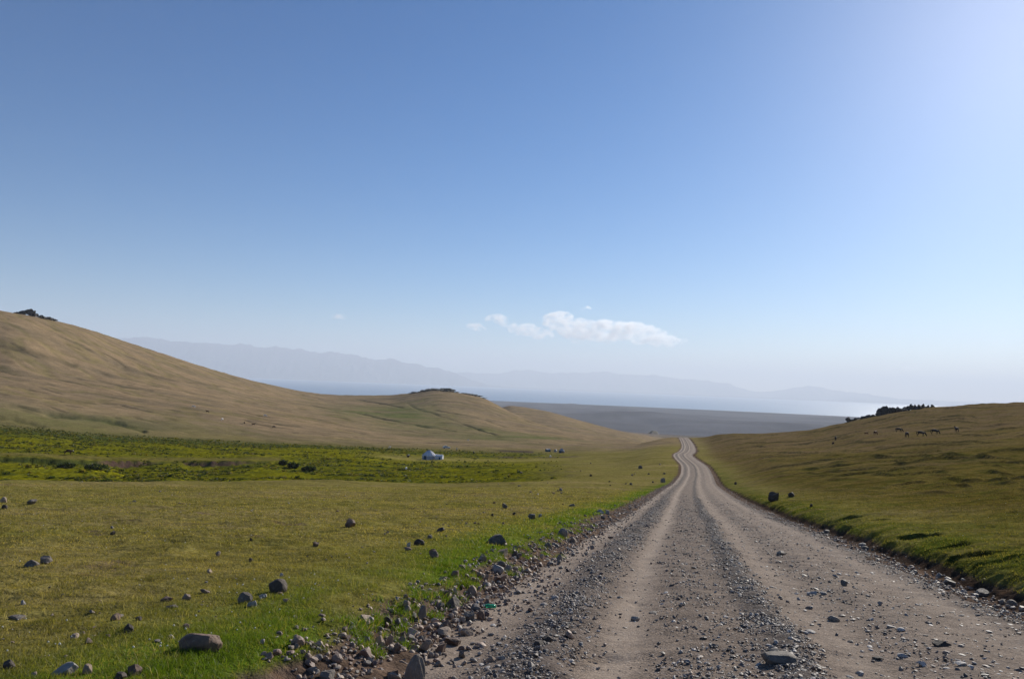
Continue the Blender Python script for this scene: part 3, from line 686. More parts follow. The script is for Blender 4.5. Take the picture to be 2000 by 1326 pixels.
# (px, foot row, width, height, tone, shape, tilt, label, name)
LIST = [
 (683, 1029, 27, 16, 'brown', 'angular', 0, 'brown boulder alone in the middle of the open field, its right face sunlit', 'boulder'),
 (818, 1065, 25, 12, 'dark', 'round', 0, 'low dark rock in the field just right of a small pale wedge-shaped stone', 'rock'),
 (970, 1063, 46, 17, 'grey', 'block', -0.30, 'long pale grey boulder leaning up to the right beside the green verge', 'boulder'),
 (846, 1089, 24, 16, 'brown', 'jag', 0, 'pointed brown rock in yellow grass, nearer than the low dark rock', 'rock'),
 (860, 1039, 20, 8, 'dark', 'flat', 0, 'flat dark stone in the field behind the pale wedge-shaped stone', 'rock'),
 (986, 993, 14, 10, 'grey', 'angular', 0, 'upright grey stone farthest up the field towards the yurt', 'rock'),
 (1039, 1014, 21, 11, 'grey', 'angular', -0.2, 'slanting grey stone with a smaller pale stone touching its right side', 'rock'),
 (1055, 1010, 9, 7, 'pale', 'angular', 0, 'small pale stone touching the right side of a slanting grey stone', 'rock'),
 (1004, 1006, 9, 6, 'dark', 'angular', 0, 'small dark stone behind the slanting grey stone near the verge', 'rock'),
 (962, 1009, 8, 6, 'dark', 'angular', 0, 'dark pebble-like stone nearest below the upright grey field stone', 'rock'),
 (983, 1024, 9, 6, 'brown', 'angular', 0, 'brown stone between the long leaning boulder and the upright grey stone', 'rock'),
 (539, 1157, 42, 22, 'dark', 'block', -0.42, 'dark block-like boulder tilted up to the right on the near grass', 'boulder'),
 (512, 1168, 19, 9, 'pale', 'flat', 0, 'pale flat stone at the left foot of the tilted dark boulder', 'rock'),
 (615, 1067, 15, 9, 'brown', 'jag', 0, 'brown pointed stone at the left end of the loose field stones', 'rock'),
 (798, 1068, 12, 10, 'pale', 'jag', 0, 'small pale wedge-shaped stone left of the low dark rock', 'rock'),
 (797, 1075, 20, 6, 'brown', 'flat', 0, 'flat brown stone right under the pale wedge-shaped stone', 'rock'),
 (839, 1052, 15, 8, 'grey', 'jag', 0, 'split grey stone between the flat dark stone and the low dark rock', 'rock'),
 (970, 1117, 35, 15, 'pale', 'flat', 0, 'broad flat pale stone on top of the rubble bank at the grass edge', 'rock'),
 (980, 1107, 21, 11, 'grey', 'round', 0, 'smooth dark grey cobble touching the broad flat pale stone on the bank', 'rock'),
 (1071, 1073, 20, 13, 'grey', 'round', 0, 'rounded grey cobble at the point where the bright grass meets the rubble', 'rock'),
 (1099, 1049, 24, 17, 'grey', 'round', 0.3, 'large rounded grey stone heading the rubble bank where the verge bends', 'boulder'),
 (794, 1194, 23, 20, 'tan', 'jag', 0, 'jagged tan rock standing in grass above the grey upright rock', 'rock'),
 (824, 1212, 28, 27, 'grey', 'angular', 0, 'upright brown-grey rock standing at the edge of the rubble bank', 'rock'),
 (755, 1218, 24, 12, 'dark', 'flat', 0, 'low dark stone half sunk in bright grass left of the rubble', 'rock'),
 (883, 1190, 36, 22, 'grey', 'flat', 0.1, 'wide grey slab on the bank with grass growing in front of it', 'rock'),
 (870, 1166, 22, 14, 'brown', 'angular', 0, 'brown block behind the wide grey slab on the bank', 'rock'),
 (889, 1164, 14, 15, 'tan', 'jag', 0, 'narrow pale tan stone standing behind the wide grey slab', 'rock'),
 (873, 1230, 28, 20, 'brown', 'angular', -0.4, 'reddish brown rock leaning left in the middle of the rubble', 'rock'),
 (911, 1236, 33, 13, 'tan', 'flat', 0.25, 'sunlit tan slab lying slanted beside the leaning reddish rock', 'rock'),
 (887, 1256, 46, 18, 'brown', 'flat', 0.2, 'long reddish brown slab low in the rubble towards the sand', 'rock'),
 (808, 1334, 48, 60, 'grey', 'round', 0.1, 'big rounded grey boulder at the bottom of the picture by the rubble', 'boulder'),
 (640, 1334, 42, 24, 'grey', 'angular', 0, 'grey boulder at the very bottom of the picture set in bright grass', 'boulder'),
 (740, 1262, 24, 24, 'tan', 'jag', -0.3, 'tan upright slab at the left end of the rubble pile', 'rock'),
 (759, 1262, 16, 22, 'tan', 'jag', 0.2, 'narrow tan stone against the right of the tan upright slab', 'rock'),
 (785, 1258, 24, 14, 'grey', 'angular', 0, 'grey stone tucked behind the brown rock above the big rounded boulder', 'rock'),
 (774, 1275, 18, 18, 'brown', 'angular', 0, 'dark brown rock straight above the big rounded grey boulder', 'rock'),
 (768, 1322, 30, 22, 'brown', 'angular', 0, 'brown rock against the left side of the big rounded grey boulder', 'boulder'),
 (829, 1268, 24, 26, 'tan', 'flat', 0.7, 'leaning tan slab in the rubble right of the grey tucked stone', 'rock'),
 (858, 1270, 26, 22, 'brown', 'jag', 0.3, 'brown jagged rock below the long reddish brown slab', 'rock'),
 (855, 1291, 20, 10, 'tan', 'flat', 0, 'flat orange-tan stone at the foot of the rubble near the sand', 'rock'),
 (938, 1210, 20, 17, 'brown', 'round', 0, 'dark red-brown stone just below the green bottle', 'rock'),
 (950, 1202, 12, 8, 'pale', 'round', 0, 'pale rounded pebble touching the left end of the green bottle', 'rock'),
 (796, 1222, 12, 6, 'pale', 'round', 0, 'little pale stone in grass left of the upright brown-grey rock', 'rock'),
 (5, 981, 13, 9, 'tan', 'round', 0, 'pale rounded stone cut by the left edge at the back of the field', 'boulder'),
 (7, 994, 11, 7, 'dark', 'round', 0, 'dark stone just in front of the pale stone at the left edge', 'rock'),
 (59, 984, 22, 7, 'grey', 'flat', -0.25, 'flat grey stone leaning at the back of the field near a shallow bank', 'boulder'),
 (57, 1106, 30, 10, 'grey', 'flat', 0, 'left one of two half-buried grey stones lying side by side in the grass', 'rock'),
 (84, 1101, 24, 12, 'grey', 'angular', 0, 'right one of two half-buried grey stones lying side by side in the grass', 'rock'),
 (218, 1045, 13, 7, 'dark', 'jag', 0, 'lone dark stone in the empty left part of the field', 'rock'),
 (490, 1056, 7, 8, 'dark', 'jag', 0, 'tiny upright dark stone in mid field', 'rock'),
 (425, 1086, 14, 8, 'tan', 'angular', 0, 'small tan stone left of a dark one in the mid field', 'rock'),
 (489, 1097, 13, 7, 'dark', 'jag', 0, 'dark pointed stone right of the small tan stone in mid field', 'rock'),
 (408, 1119, 14, 7, 'tan', 'jag', 0, 'small reddish tan stone nearer than the tan and dark pair in mid field', 'rock'),
 (549, 1125, 9, 6, 'pale', 'round', 0, 'small pale stone above the tilted dark boulder', 'rock'),
 (477, 1178, 34, 18, 'grey', 'angular', 0, 'rough grey rock sunk in the grass left of the tilted dark boulder', 'rock'),
 (490, 1185, 22, 10, 'pale', 'flat', 0, 'pale broken slab lying against the rough grey rock', 'rock'),
 (323, 1175, 27, 10, 'brown', 'flat', 0, 'low brown stone with a lit right end, left of a pointed stone', 'rock'),
 (363, 1171, 20, 13, 'tan', 'jag', 0, 'pointed tan stone right of a low brown stone on the near grass', 'rock'),
 (337, 1187, 19, 5, 'grey', 'flat', 0, 'flat stone nearly level with the turf in front of the low brown stone', 'rock'),
 (224, 1211, 22, 11, 'brown', 'flat', -0.3, 'brown stone slanting up to the right above the round black stone', 'rock'),
 (269, 1211, 15, 6, 'dark', 'flat', 0, 'thin dark stone right of the slanting brown stone', 'rock'),
 (250, 1235, 22, 14, 'dark', 'round', 0, 'round nearly black stone on the near grass', 'rock'),
 (42, 1181, 12, 7, 'pale', 'angular', 0, 'small pale stone alone near the left edge of the near grass', 'rock'),
 (30, 1210, 34, 6, 'grey', 'flat', 0, 'flat grey stone level with the turf near the left edge', 'rock'),
 (385, 1272, 88, 31, 'brown', 'round', -0.15, 'large half-buried dark brown boulder with grass climbing up it', 'boulder'),
 (120, 1318, 50, 17, 'pale', 'flat', -0.2, 'pale flat slab with shadow under its left end, near the bottom left', 'rock'),
 (168, 1315, 20, 15, 'tan', 'round', 0, 'rounded tan stone right of the pale flat slab near the bottom left', 'rock'),
 (258, 1318, 30, 18, 'brown', 'angular', 0, 'mottled brown rock at the bottom left behind a dark one', 'rock'),
 (233, 1328, 26, 12, 'dark', 'angular', 0, 'dark rock at the lower edge left of the mottled brown rock', 'rock'),
 (62, 1324, 12, 9, 'tan', 'jag', 0, 'small tan pointed stone at the lower edge left of the pale slab', 'rock'),
 (12, 1306, 26, 12, 'dark', 'angular', 0, 'dark brown rock in the bottom left corner', 'rock'),
 (1514, 979, 26, 16, 'dark', 'jag', 0, 'biggest dark boulder on the slope right of the road', 'boulder'),
 (1547, 969, 15, 8, 'dark', 'round', 0, 'smaller dark boulder just right of the biggest one beyond the road', 'boulder'),
 (1585, 989, 6, 5, 'dark', 'round', 0, 'small dark stone on the slope in front of the two dark boulders', 'rock'),
 (1437, 946, 6, 5, 'dark', 'round', 0, 'small dark stone close to the right road verge far down the slope', 'rock'),
 (1628, 867, 6, 5, 'dark', 'angular', 0, 'dark rock on the hillside below the leftmost horse', 'boulder'),
 (1525, 1085, 21, 8, 'grey', 'flat', 0, 'grey stone lying alone on the far stony part of the road', 'rock'),
 (1653, 1152, 20, 9, 'grey', 'jag', 0, 'grey pointed stone with a white lit side on the right half of the road', 'rock'),
 (1631, 1210, 26, 9, 'grey', 'round', 0, 'rounded grey stone bedded in the right half of the road', 'rock'),
 (1527, 1316, 74, 17, 'grey', 'round', 0, 'large flat grey rock bedded in the road at the bottom of the picture', 'boulder'),
 (1588, 1162, 24, 6, 'pale', 'flat', 0, 'thin pale slab on the road left of the grey pointed stone', 'rock'),
 (1609, 1163, 16, 5, 'pale', 'flat', 0, 'small pale flake between the thin pale slab and the grey pointed stone', 'rock'),
 (1720, 1190, 11, 6, 'pale', 'angular', 0, 'small white stone with a dark clod above it on the right half of the road', 'rock'),
 (1844, 1273, 38, 8, 'dark', 'flat', 0, 'flat dark stone with a pale top rim near the bottom right of the road', 'rock'),
 (1764, 1288, 26, 8, 'pale', 'jag', 0, 'pale ridged stone with a dark flat stone on its left', 'rock'),
 (1718, 1287, 26, 6, 'dark', 'flat', 0, 'dark flat stone with a pale ridged stone on its right', 'rock'),
 (1806, 1303, 20, 10, 'pale', 'jag', 0, 'broken pale stone between the ridged stone and the bottom right slab', 'rock'),
 (1880, 1310, 24, 7, 'pale', 'flat', 0, 'white flat stone near the bottom right corner of the road', 'rock'),
 (1743, 1229, 20, 4, 'pale', 'flat', 0, 'left of two pale flakes lying end to end on the road', 'rock'),
 (1763, 1236, 20, 5, 'pale', 'flat', 0, 'right of two pale flakes lying end to end on the road', 'rock'),
 (1584, 1240, 24, 5, 'pale', 'flat', 0, 'pale slab with another right behind it, below the rounded grey stone', 'rock'),
 (1574, 1244, 14, 4, 'pale', 'flat', 0, 'small pale flake in front of a pale slab on the road', 'rock'),
 (1682, 1315, 20, 5, 'pale', 'flat', 0, 'pale flat stone at the lower edge right of the large flat rock', 'rock'),
 (1686, 1068, 16, 7, 'pale', 'flat', 0, 'pale stone in the right ditch under the dark cut bank', 'rock'),
 (1835, 1128, 14, 9, 'pale', 'angular', 0, 'brightest white stone in the right ditch, upper one of a pair', 'rock'),
 (1850, 1135, 12, 6, 'pale', 'flat', 0, 'white stone in the right ditch, lower one of a pair', 'rock'),
 (1922, 1164, 30, 9, 'grey', 'flat', 0, 'wide grey slab in the right ditch near the right edge', 'rock'),
 (1961, 1179, 14, 7, 'grey', 'flat', 0, 'grey stone in the ditch right of the wide grey slab', 'rock'),
 (1616, 1042, 16, 7, 'grey', 'round', 0, 'grey stone at the start of the dark cut bank right of the road', 'rock'),
 (1068, 1274, 30, 20, 'dark', 'jag', 0, 'dark clod-like rock standing on the sandy left track', 'rock'),
 (1050, 1279, 28, 10, 'dark', 'flat', 0, 'dark flat rock touching the clod-like rock on the sandy track', 'rock'),
 (959, 1300, 24, 12, 'tan', 'flat', 0, 'tan stone with a dark one on its back, on sand at the bottom', 'rock'),
 (1172, 1002, 20, 8, 'pale', 'angular', 0, 'pale stone at the far end of the bright green verge', 'rock'),
 (1187, 1003, 10, 7, 'pale', 'round', 0, 'small pale round stone right of the pale verge-end stone', 'rock'),
 (1093, 1097, 15, 14, 'grey', 'round', 0, 'round grey cobble at the bottom of the rubble bank above the track', 'rock'),
 (1295, 942, 12, 9, 'grey', 'round', 0, 'rounded grey boulder on the left road verge far ahead', 'boulder'),
 (1251, 915, 11, 6, 'grey', 'round', 0, 'grey boulder in the far field just left of the road', 'boulder'),
 (1095, 959, 9, 6, 'grey', 'round', 0, 'single grey boulder in the far right of the field', 'boulder'),
 (1117, 989, 15, 6, 'grey', 'flat', 0, 'grey rock in the field left of the verge-end stones', 'rock'),
]
for (px, py, w, h, tone, style, tilt, lab, nm_) in LIST:
    rock(px, py, w, h, tone, style, lab, None, tilt=tilt, name=nm_)
R = np.random.default_rng(11)
# loose stones of the field: a few thin groups nothing tells apart
FG = 'small loose stones scattered over the field'
TN = {'brown': 'reddish brown', 'dark': 'dark', 'tan': 'light tan', 'grey': 'grey'}
for (cx, cy, sx, sy, n, where) in [(660, 1080, 45, 12, 16, 'in the patch nearer than the lone brown boulder'), (760, 1055, 40, 14, 8, 'left of the pale wedge-shaped stone'),
        (915, 1020, 60, 14, 12, 'behind the long leaning boulder'), (1010, 975, 90, 22, 10, 'in the far right part of the field'),
        (1220, 935, 45, 22, 14, 'in the far field close to the road'), (250, 1150, 170, 60, 8, 'spread over the near left grass')]:
    for _ in range(n):
        px = R.normal(cx, sx); py = R.normal(cy, sy); w = R.uniform(3.5, 8)
        tn_ = ['brown', 'dark', 'tan', 'grey'][R.integers(4)]
        o = rock(px, max(py, 905), w, w * R.uniform(0.4, 0.6), tn_, ['angular', 'jag'][R.integers(2)],
                 'small %s stone %s' % (TN[tn_], where), FG + ', ' + TN[tn_] + ', ' + where)
# rubble along the left edge
RG = 'stones of the rubble bank'
def at_u(u, Y):
    xc = float(np.interp(Y, _ty, _tx)); g = float(np.interp(Y, _ty, _tg)); l = math.sqrt(1 + g * g)
    return xc + u / l, Y - u * g / l
cnt = 0
while cnt < 100:
    Y = math.exp(R.uniform(math.log(6.3), math.log(44))); u = R.normal(-3.12, 0.22)
    if Y < 9: u -= 0.05
    if u > -2.75 or u < -3.75: continue
    X, Yp = at_u(u, Y)
    w = float(np.clip(R.lognormal(math.log(0.095), 0.38), 0.05, 0.22))
    tone = ['brown', 'brown', 'tan', 'grey', 'tan'][R.integers(5)]
    where = 'nearest' if Y < 10 else ('middle' if Y < 20 else 'farthest')
    rock_at(X, Yp, w, w * R.uniform(0.4, 0.75), tone, ['angular', 'jag', 'flat'][R.integers(3)],
            'angular %s stone in the %s stretch of the rubble bank' % (TN[tone], where), '%s %s, %s stretch' % (TN[tone], RG, where), yaw=R.uniform(-3, 3), tilt=R.uniform(-.4, .4), unique=False)
    cnt += 1
cnt = 0
while cnt < 24:
    Y = math.exp(R.uniform(math.log(11), math.log(48))); u = R.normal(4.1, 0.18)
    X, Yp = at_u(u, Y); w = float(np.clip(R.lognormal(math.log(0.11), 0.35), 0.06, 0.25))
    tn_ = ['grey', 'pale', 'grey'][R.integers(3)]; wh_ = 'nearer' if Y < 22 else 'farther'; tw_ = {'grey': 'grey', 'pale': 'whitish'}[tn_]
    rock_at(X, Yp, w, w * R.uniform(0.25, 0.5), tn_, 'flat',
            'small %s stone in the %s half of the right ditch' % (tw_, wh_), '%s stones in the right ditch, %s half' % (tw_, wh_), yaw=R.uniform(-3, 3), unique=False)
    cnt += 1

# uncountable gravel and rubble, one object each
def scatter(name, X, Y, size, flat, sub, tones, seed, sink=0.25, zf=None):
    r_ = np.random.default_rng(seed); n = len(X)
    NV = 14; sh = [stone(seed * 31 + k, ['angular', 'flat', 'jag', 'round'][k % 4], sub) for k in range(NV)]
    z = zf(X, Y)
    Vs = []; Fs = []; Cs = []; off = 0
    pick = r_.integers(0, NV, n)
    for k in range(NV):
        idx = np.nonzero(pick == k)[0]
        if not len(idx): continue
        p, f = sh[k]; m_ = len(idx)
        sx = size[idx] * 0.5 * r_.uniform(0.8, 1.25, m_); sy = size[idx] * 0.5 * r_.uniform(0.6, 1.0, m_); sz = size[idx] * 0.5 * flat * r_.uniform(0.6, 1.3, m_)
        a = r_.uniform(0, 6.283, m_); t = r_.normal(0, 0.25, m_)
        q = p[None] * np.stack([sx, sy, sz], 1)[:, None, :]
        ct, st = np.cos(t)[:, None], np.sin(t)[:, None]
        q = np.stack([q[..., 0] * ct + q[..., 2] * st, q[..., 1], -q[..., 0] * st + q[..., 2] * ct], -1)
        ca_, sa_ = np.cos(a)[:, None], np.sin(a)[:, None]
        q = np.stack([q[..., 0] * ca_ - q[..., 1] * sa_, q[..., 0] * sa_ + q[..., 1] * ca_, q[..., 2]], -1)
        q = q + np.stack([X[idx], Y[idx], z[idx] + sz * (1 - 2 * sink)], 1)[:, None, :]
        Vs.append(q.reshape(-1, 3)); Fs.append((f[None] + (np.arange(m_) * len(p))[:, None, None]).reshape(-1, 3) + off); off += m_ * len(p)
        cc = np.array(tones)[r_.integers(0, len(tones), m_)] * r_.uniform(0.7, 1.3, m_)[:, None]
        Cs.append(np.repeat(cc, len(p), 0))
    me = new_mesh(name, np.concatenate(Vs), np.concatenate(Fs), False)
    vcol(me, 'Col', np.concatenate(Cs)); return me
m = NT('loose_stone'); p = m.pos()
c = m.scale(m.attr('Col'), m.rng(m.noise(60.0, 4, 0.6, p), 0.3, 0.7, 0.75, 1.25))
m.b.inputs['Specular IOR Level'].default_value = 0.4
M_LOOSE = m.done(c, m.bump(m.noise(140.0, 3, 0.6, p), 0.004, 0.6), 0.62)
def road_pts(n, y0, y1, seed, fn):
    r_ = np.random.default_rng(seed)
    Y = np.exp(r_.uniform(math.log(y0), math.log(y1), n)); u = r_.uniform(-3.0, 3.75, n)
    _, lo_, sa_ = road_section(u, Y); keep = r_.random(n) < fn(u, Y, lo_, sa_)
    Y = Y[keep]; u = u[keep]
    xc = np.interp(Y, _ty, _tx); g = np.interp(Y, _ty, _tg); l = np.sqrt(1 + g * g)
    return xc + u / l, Y - u * g / l, u
gravel_t = [(0.15, 0.125, 0.105), (0.20, 0.16, 0.13), (0.10, 0.085, 0.075), (0.25, 0.21, 0.175), (0.36, 0.32, 0.28), (0.19, 0.14, 0.11)]
cl = lambda X, Y, s: np.clip(0.35 + 0.65 * (fbm(X * 1.6, Y * 1.1, 2, s) + 0.3), 0.08, 1)
X, Y, u = road_pts(360000, 4.2, 75, 301, lambda u, Y, lo_, sa_: np.clip(0.13 + 0.9 * lo_ - 0.6 * sa_ + 0.05 * (u < -1.5), 0.02, 1) * (1 - sm(Y, 25, 75)))
k = np.random.default_rng(5).random(len(X)) < cl(X, Y, 302); X, Y = X[k], Y[k]
sz = np.clip(np.random.default_rng(6).lognormal(math.log(0.018), 0.50, len(X)), 0.007, 0.06) * np.clip(1 + (Y - 12) * 0.012, 1, 1.6)
print('gravel', len(X))
link('gravel', scatter('gravel', X, Y, sz, 0.6, 1, gravel_t, 303, 0.2, road_top), M_LOOSE, kind='stuff')
X, Y, u = road_pts(9000, 4.4, 70, 311, lambda u, Y, lo_, sa_: np.clip(0.35 + 0.3 * lo_ - 0.28 * sa_ + 0.25 * (u > 0.8) + 0.25 * (u < -2.0), 0.05, 1))
sz = np.clip(np.random.default_rng(7).lognormal(math.log(0.038), 0.40, len(X)), 0.018, 0.10)
link('road_stones', scatter('road_stones', X, Y, sz, 0.38, 2, gravel_t + [(0.36, 0.33, 0.30)] * 2, 313, 0.3, road_top), M_LOOSE, kind='stuff')
r_ = np.random.default_rng(321); n = 11000
Y0 = np.exp(r_.uniform(math.log(5), math.log(150), n)); side = r_.random(n) < 0.72
u0 = np.where(side, r_.normal(-3.05, 0.28, n), r_.normal(4.05, 0.22, n))
spill = r_.random(n) < 0.18; u0 = np.where(spill & side, -3.3 + np.abs(r_.normal(0, 0.8, n)), u0)
ok = (u0 > -3.75) & (u0 < 4.6); Y0, u0 = Y0[ok], u0[ok]
xc = np.interp(Y0, _ty, _tx); g = np.interp(Y0, _ty, _tg); l = np.sqrt(1 + g * g); X, Y = xc + u0 / l, Y0 - u0 * g / l
sz = np.clip(np.random.default_rng(8).lognormal(math.log(0.036), 0.50, len(X)), 0.014, 0.12)
rub_t = [(0.24, 0.165, 0.12), (0.31, 0.22, 0.16), (0.38, 0.28, 0.20), (0.20, 0.165, 0.135), (0.27, 0.23, 0.19), (0.17, 0.11, 0.085)]
def verge_z(X, Y):
    u, _ = road_uv(X, Y)
    return np.where((u > -2.9) & (u < 3.6), road_top(X, Y), relief(X, Y))
link('rubble', scatter('rubble', X, Y, sz, 0.7, 2, rub_t, 323, 0.2, verge_z), M_LOOSE, kind='stuff')

r_ = np.random.default_rng(331); n = 2600
d_ = np.exp(r_.uniform(math.log(6), math.log(105), n)); a_ = np.radians(r_.uniform(-35, 14, n)); X = np.sin(a_) * d_; Y = np.cos(a_) * d_
u_, _ = road_uv(X, Y); k = (u_ < -4.2) & (r_.random(n) < np.clip(0.22 + 0.9 * fbm(X * 0.12, Y * 0.08, 3, 333), 0, 1)); X, Y, d_ = X[k], Y[k], d_[k]
sz = np.clip(r_.lognormal(math.log(0.022), 0.5, len(X)), 0.010, 0.07) * np.clip(1 + d_ * 0.03, 1, 3.2)
link('field_pebbles', scatter('field_pebbles', X, Y, sz, 0.6, 2, rub_t, 335, 0.15, relief), M_LOOSE, kind='stuff')

# ------------------------------------------------------------------ rocky outcrops on the skylines
def skyline(px, lo=200, hi=2500):
    v = pdir(px, 800); hh = math.hypot(v.x, v.y); ds = np.exp(np.linspace(math.log(lo), math.log(hi), 3000))
    X = v.x / hh * ds; Y = v.y / hh * ds; g = relief(X, Y); t = (g - EYE.z) / ds; k = int(np.argmax(t))
    return X[k], Y[k], g[k], ds[k]
def outcrop(name, prof, lab, tone, lo=200, hi=2500, sub=4, thick=1.0, spread=0.6, wide=1.25):
    Vs = []; Fs = []; off = 0
    r_ = np.random.default_rng(len(prof) * 7 + int(prof[0][0]))
    cx = sum(q[0] for q in prof) / len(prof); X0, Y0, Z0, _ = skyline(cx, lo, hi)
    for i, (px, ytop, w) in enumerate(prof):
        X, Y, zg, d = skyline(px, lo, hi)
        v = pdir(px, ytop); zt = max(EYE.z + d * v.z / math.hypot(v.x, v.y), zg + (1.3 if lo == 300 else 0.3))
        W = w / F * d * wide; hgt = max(zt - zg, 0.3) + W * (0.6 if lo == 300 else 0.25 if wide < 1.5 else 0.08)
        for j in range(2):
            p, f = stone(500 + i * 3 + j + int(px), 'jag', sub)
            s_ = 1.0 if j == 0 else r_.uniform(0.5, 0.8)
            q = p * np.array([W / 2 * s_, W / 2 * thick, hgt / 2 * s_ + 0.0])
            a = r_.uniform(-0.5, 0.5); ca_, sa_ = math.cos(a), math.sin(a)
            q = np.stack([q[:, 0] * ca_ - q[:, 1] * sa_, q[:, 0] * sa_ + q[:, 1] * ca_, q[:, 2]], 1)
            zc = zt - hgt / 2 if j == 0 else zg + hgt * s_ * 0.25
            q = q + np.array([X - X0 + (0 if j == 0 else r_.normal(0, W * spread)), Y - Y0 - (0 if j == 0 else W * 0.4), zc - Z0])
            Vs.append(q); Fs.append(f + off); off += len(q)
    me = new_mesh(name, np.concatenate(Vs), np.concatenate(Fs), False)
    o = link(name, me, MO[tone], label=lab, category='rock outcrop'); o.location = (X0, Y0, Z0)
    return o
def omat(name, a, b):
    m = NT(name); q = m.pos()
    return m.done(m.mix(m.rng(m.noise(0.6, 6, 0.65, q), 0.35, 0.65, 0, 1), a, b), m.bump(m.noise(1.2, 6, 0.7, q), 0.5, 0.8), 0.95)
MO = {'dark': omat('outcrop_rock', (0.035, 0.032, 0.032), (0.085, 0.075, 0.07)), 'turf': omat('outcrop_lichened_rock', (0.05, 0.052, 0.04), (0.10, 0.09, 0.07))}
outcrop('rock_outcrop', [(1713, 804, 7), (1717, 797, 9), (1724, 793, 11), (1733, 792, 12), (1741, 795, 10), (1750, 798, 10), (1758, 797, 9), (1766, 795, 9), (1772, 792, 8), (1777, 786, 6), (1783, 791, 8), (1790, 793, 8), (1797, 790, 7), (1802, 788, 6), (1808, 792, 7), (1813, 794, 5)],
        'tallest dark craggy rock outcrop on the right hand hilltop above the horses', 'dark', 300, 520, wide=1.4)
outcrop('rock_outcrop', [(1662, 830, 8), (1668, 825, 8), (1674, 822, 9), (1681, 819, 9), (1688, 816, 8), (1694, 814, 6), (1699, 816, 7), (1706, 813, 6)],
        'low dark rock outcrop stepping down the skyline left of the tallest crag', 'dark', 300, 520, wide=1.9)
outcrop('rock_outcrop', [(22, 608, 6), (29, 605, 7), (34, 608, 5), (40, 603, 8), (47, 602, 9), (52, 605, 6), (57, 611, 5)],
        'dark knob of rock on top of the dry hill at the far left', 'dark', 700, 1300, wide=1.6)
outcrop('rock_outcrop', [(66, 614, 7), (73, 616, 7), (80, 618, 6), (87, 619, 6), (94, 622, 7)], 'thin line of small rocks on the left hill ridge just below its summit knob', 'dark', 700, 1300, spread=0.2, wide=1.9)
outcrop('rock_outcrop', [(804, 767, 9), (812, 765, 11), (821, 763, 12), (830, 761, 12), (839, 759, 12), (848, 758, 12), (857, 758, 12), (866, 758, 12), (875, 758, 11), (882, 760, 8), (890, 764, 7)],
        'long flat dark rock cap on the rounded knoll in the middle distance', 'turf', 900, 1700, spread=0.2, wide=1.9)
outcrop('rock_outcrop', [(905, 767, 8), (915, 768, 9), (925, 769, 9), (935, 772, 8), (943, 776, 6)], 'thin rocky ledge right of the flat cap on the knoll', 'turf', 900, 1700, spread=0.2, wide=1.9)
# ------------------------------------------------------------------ grass, flowers, shrubs
def blades(name, X, Y, h, w, lean, colr, seed, seg=2, curl=0.5):
    r_ = np.random.default_rng(seed); n = len(X); z = verge_z(X, Y) - 0.01
    a = r_.uniform(0, 6.283, n); la = r_.uniform(0, 6.283, n)
    dx, dy = np.cos(a) * w / 2, np.sin(a) * w / 2
    lx, ly = np.cos(la) * lean * h, np.sin(la) * lean * h
    rows = []
    for k in range(seg):
        t = k / seg; ww = 1 - 0.35 * t
        bx, by, bz = X + lx * t ** 1.6, Y + ly * t ** 1.6, z + h * t
        rows.append(np.stack([bx - dx * ww, by - dy * ww, bz], 1)); rows.append(np.stack([bx + dx * ww, by + dy * ww, bz], 1))
    rows.append(np.stack([X + lx, Y + ly, z + h * (1 - 0.25 * lean)], 1))
    V = np.stack(rows, 1); K = V.shape[1]
    F_ = []
    base = (np.arange(n) * K)[:, None]
    for k in range(seg - 1):
        q = 2 * k
        F_.append(base + np.array([q, q + 1, q + 3])); F_.append(base + np.array([q, q + 3, q + 2]))
    F_.append(base + np.array([K - 3, K - 2, K - 1]))
    me = new_mesh(name, V.reshape(-1, 3), np.concatenate(F_), True)
    vcol(me, 'Col', np.repeat(colr, K, 0)); return me
def grass_mat(name, tr=0.45):
    m = NT(name); c = m.attr('Col')
    m.b.inputs['Specular IOR Level'].default_value = 0.25
    t = m.n('ShaderNodeBsdfTranslucent'); m.l(m.mix(1.0, c, (1.5, 1.5, 0.7), 'MULTIPLY'), t.inputs['Color'])
    mx = m.n('ShaderNodeMixShader'); mx.inputs[0].default_value = tr
    m.l(m.b.outputs[0], mx.inputs[1]); m.l(t.outputs[0], mx.inputs[2]); m.l(mx.outputs[0], m.out.inputs['Surface'])
    return m.done(c, None, 0.55)
M_GRASS = grass_mat('grass_blade')
def wedge(n, d0, d1, seed, a0=-36, a1=36, pw=1.0):
    r_ = np.random.default_rng(seed)
    d = np.exp(r_.uniform(math.log(d0), math.log(d1), n)); az = np.radians(r_.uniform(a0, a1, n))
    return np.sin(az) * d, np.cos(az) * d, d, r_
def soil_mask(X, Y):
    u, _ = road_uv(X, Y); wob = WOB * (fbm(X * 0.55, Y * 0.55, 4, 5) + 0.35 * fbm(X * 4, Y * 4, 2, 6)) * 1.2
    return u, u + wob
G_OL = np.array((0.14, 0.132, 0.034)); G_LU = np.array((0.11, 0.17, 0.012)); G_ST = np.array((0.38, 0.29, 0.10)); G_FI = np.array((0.27, 0.22, 0.062))
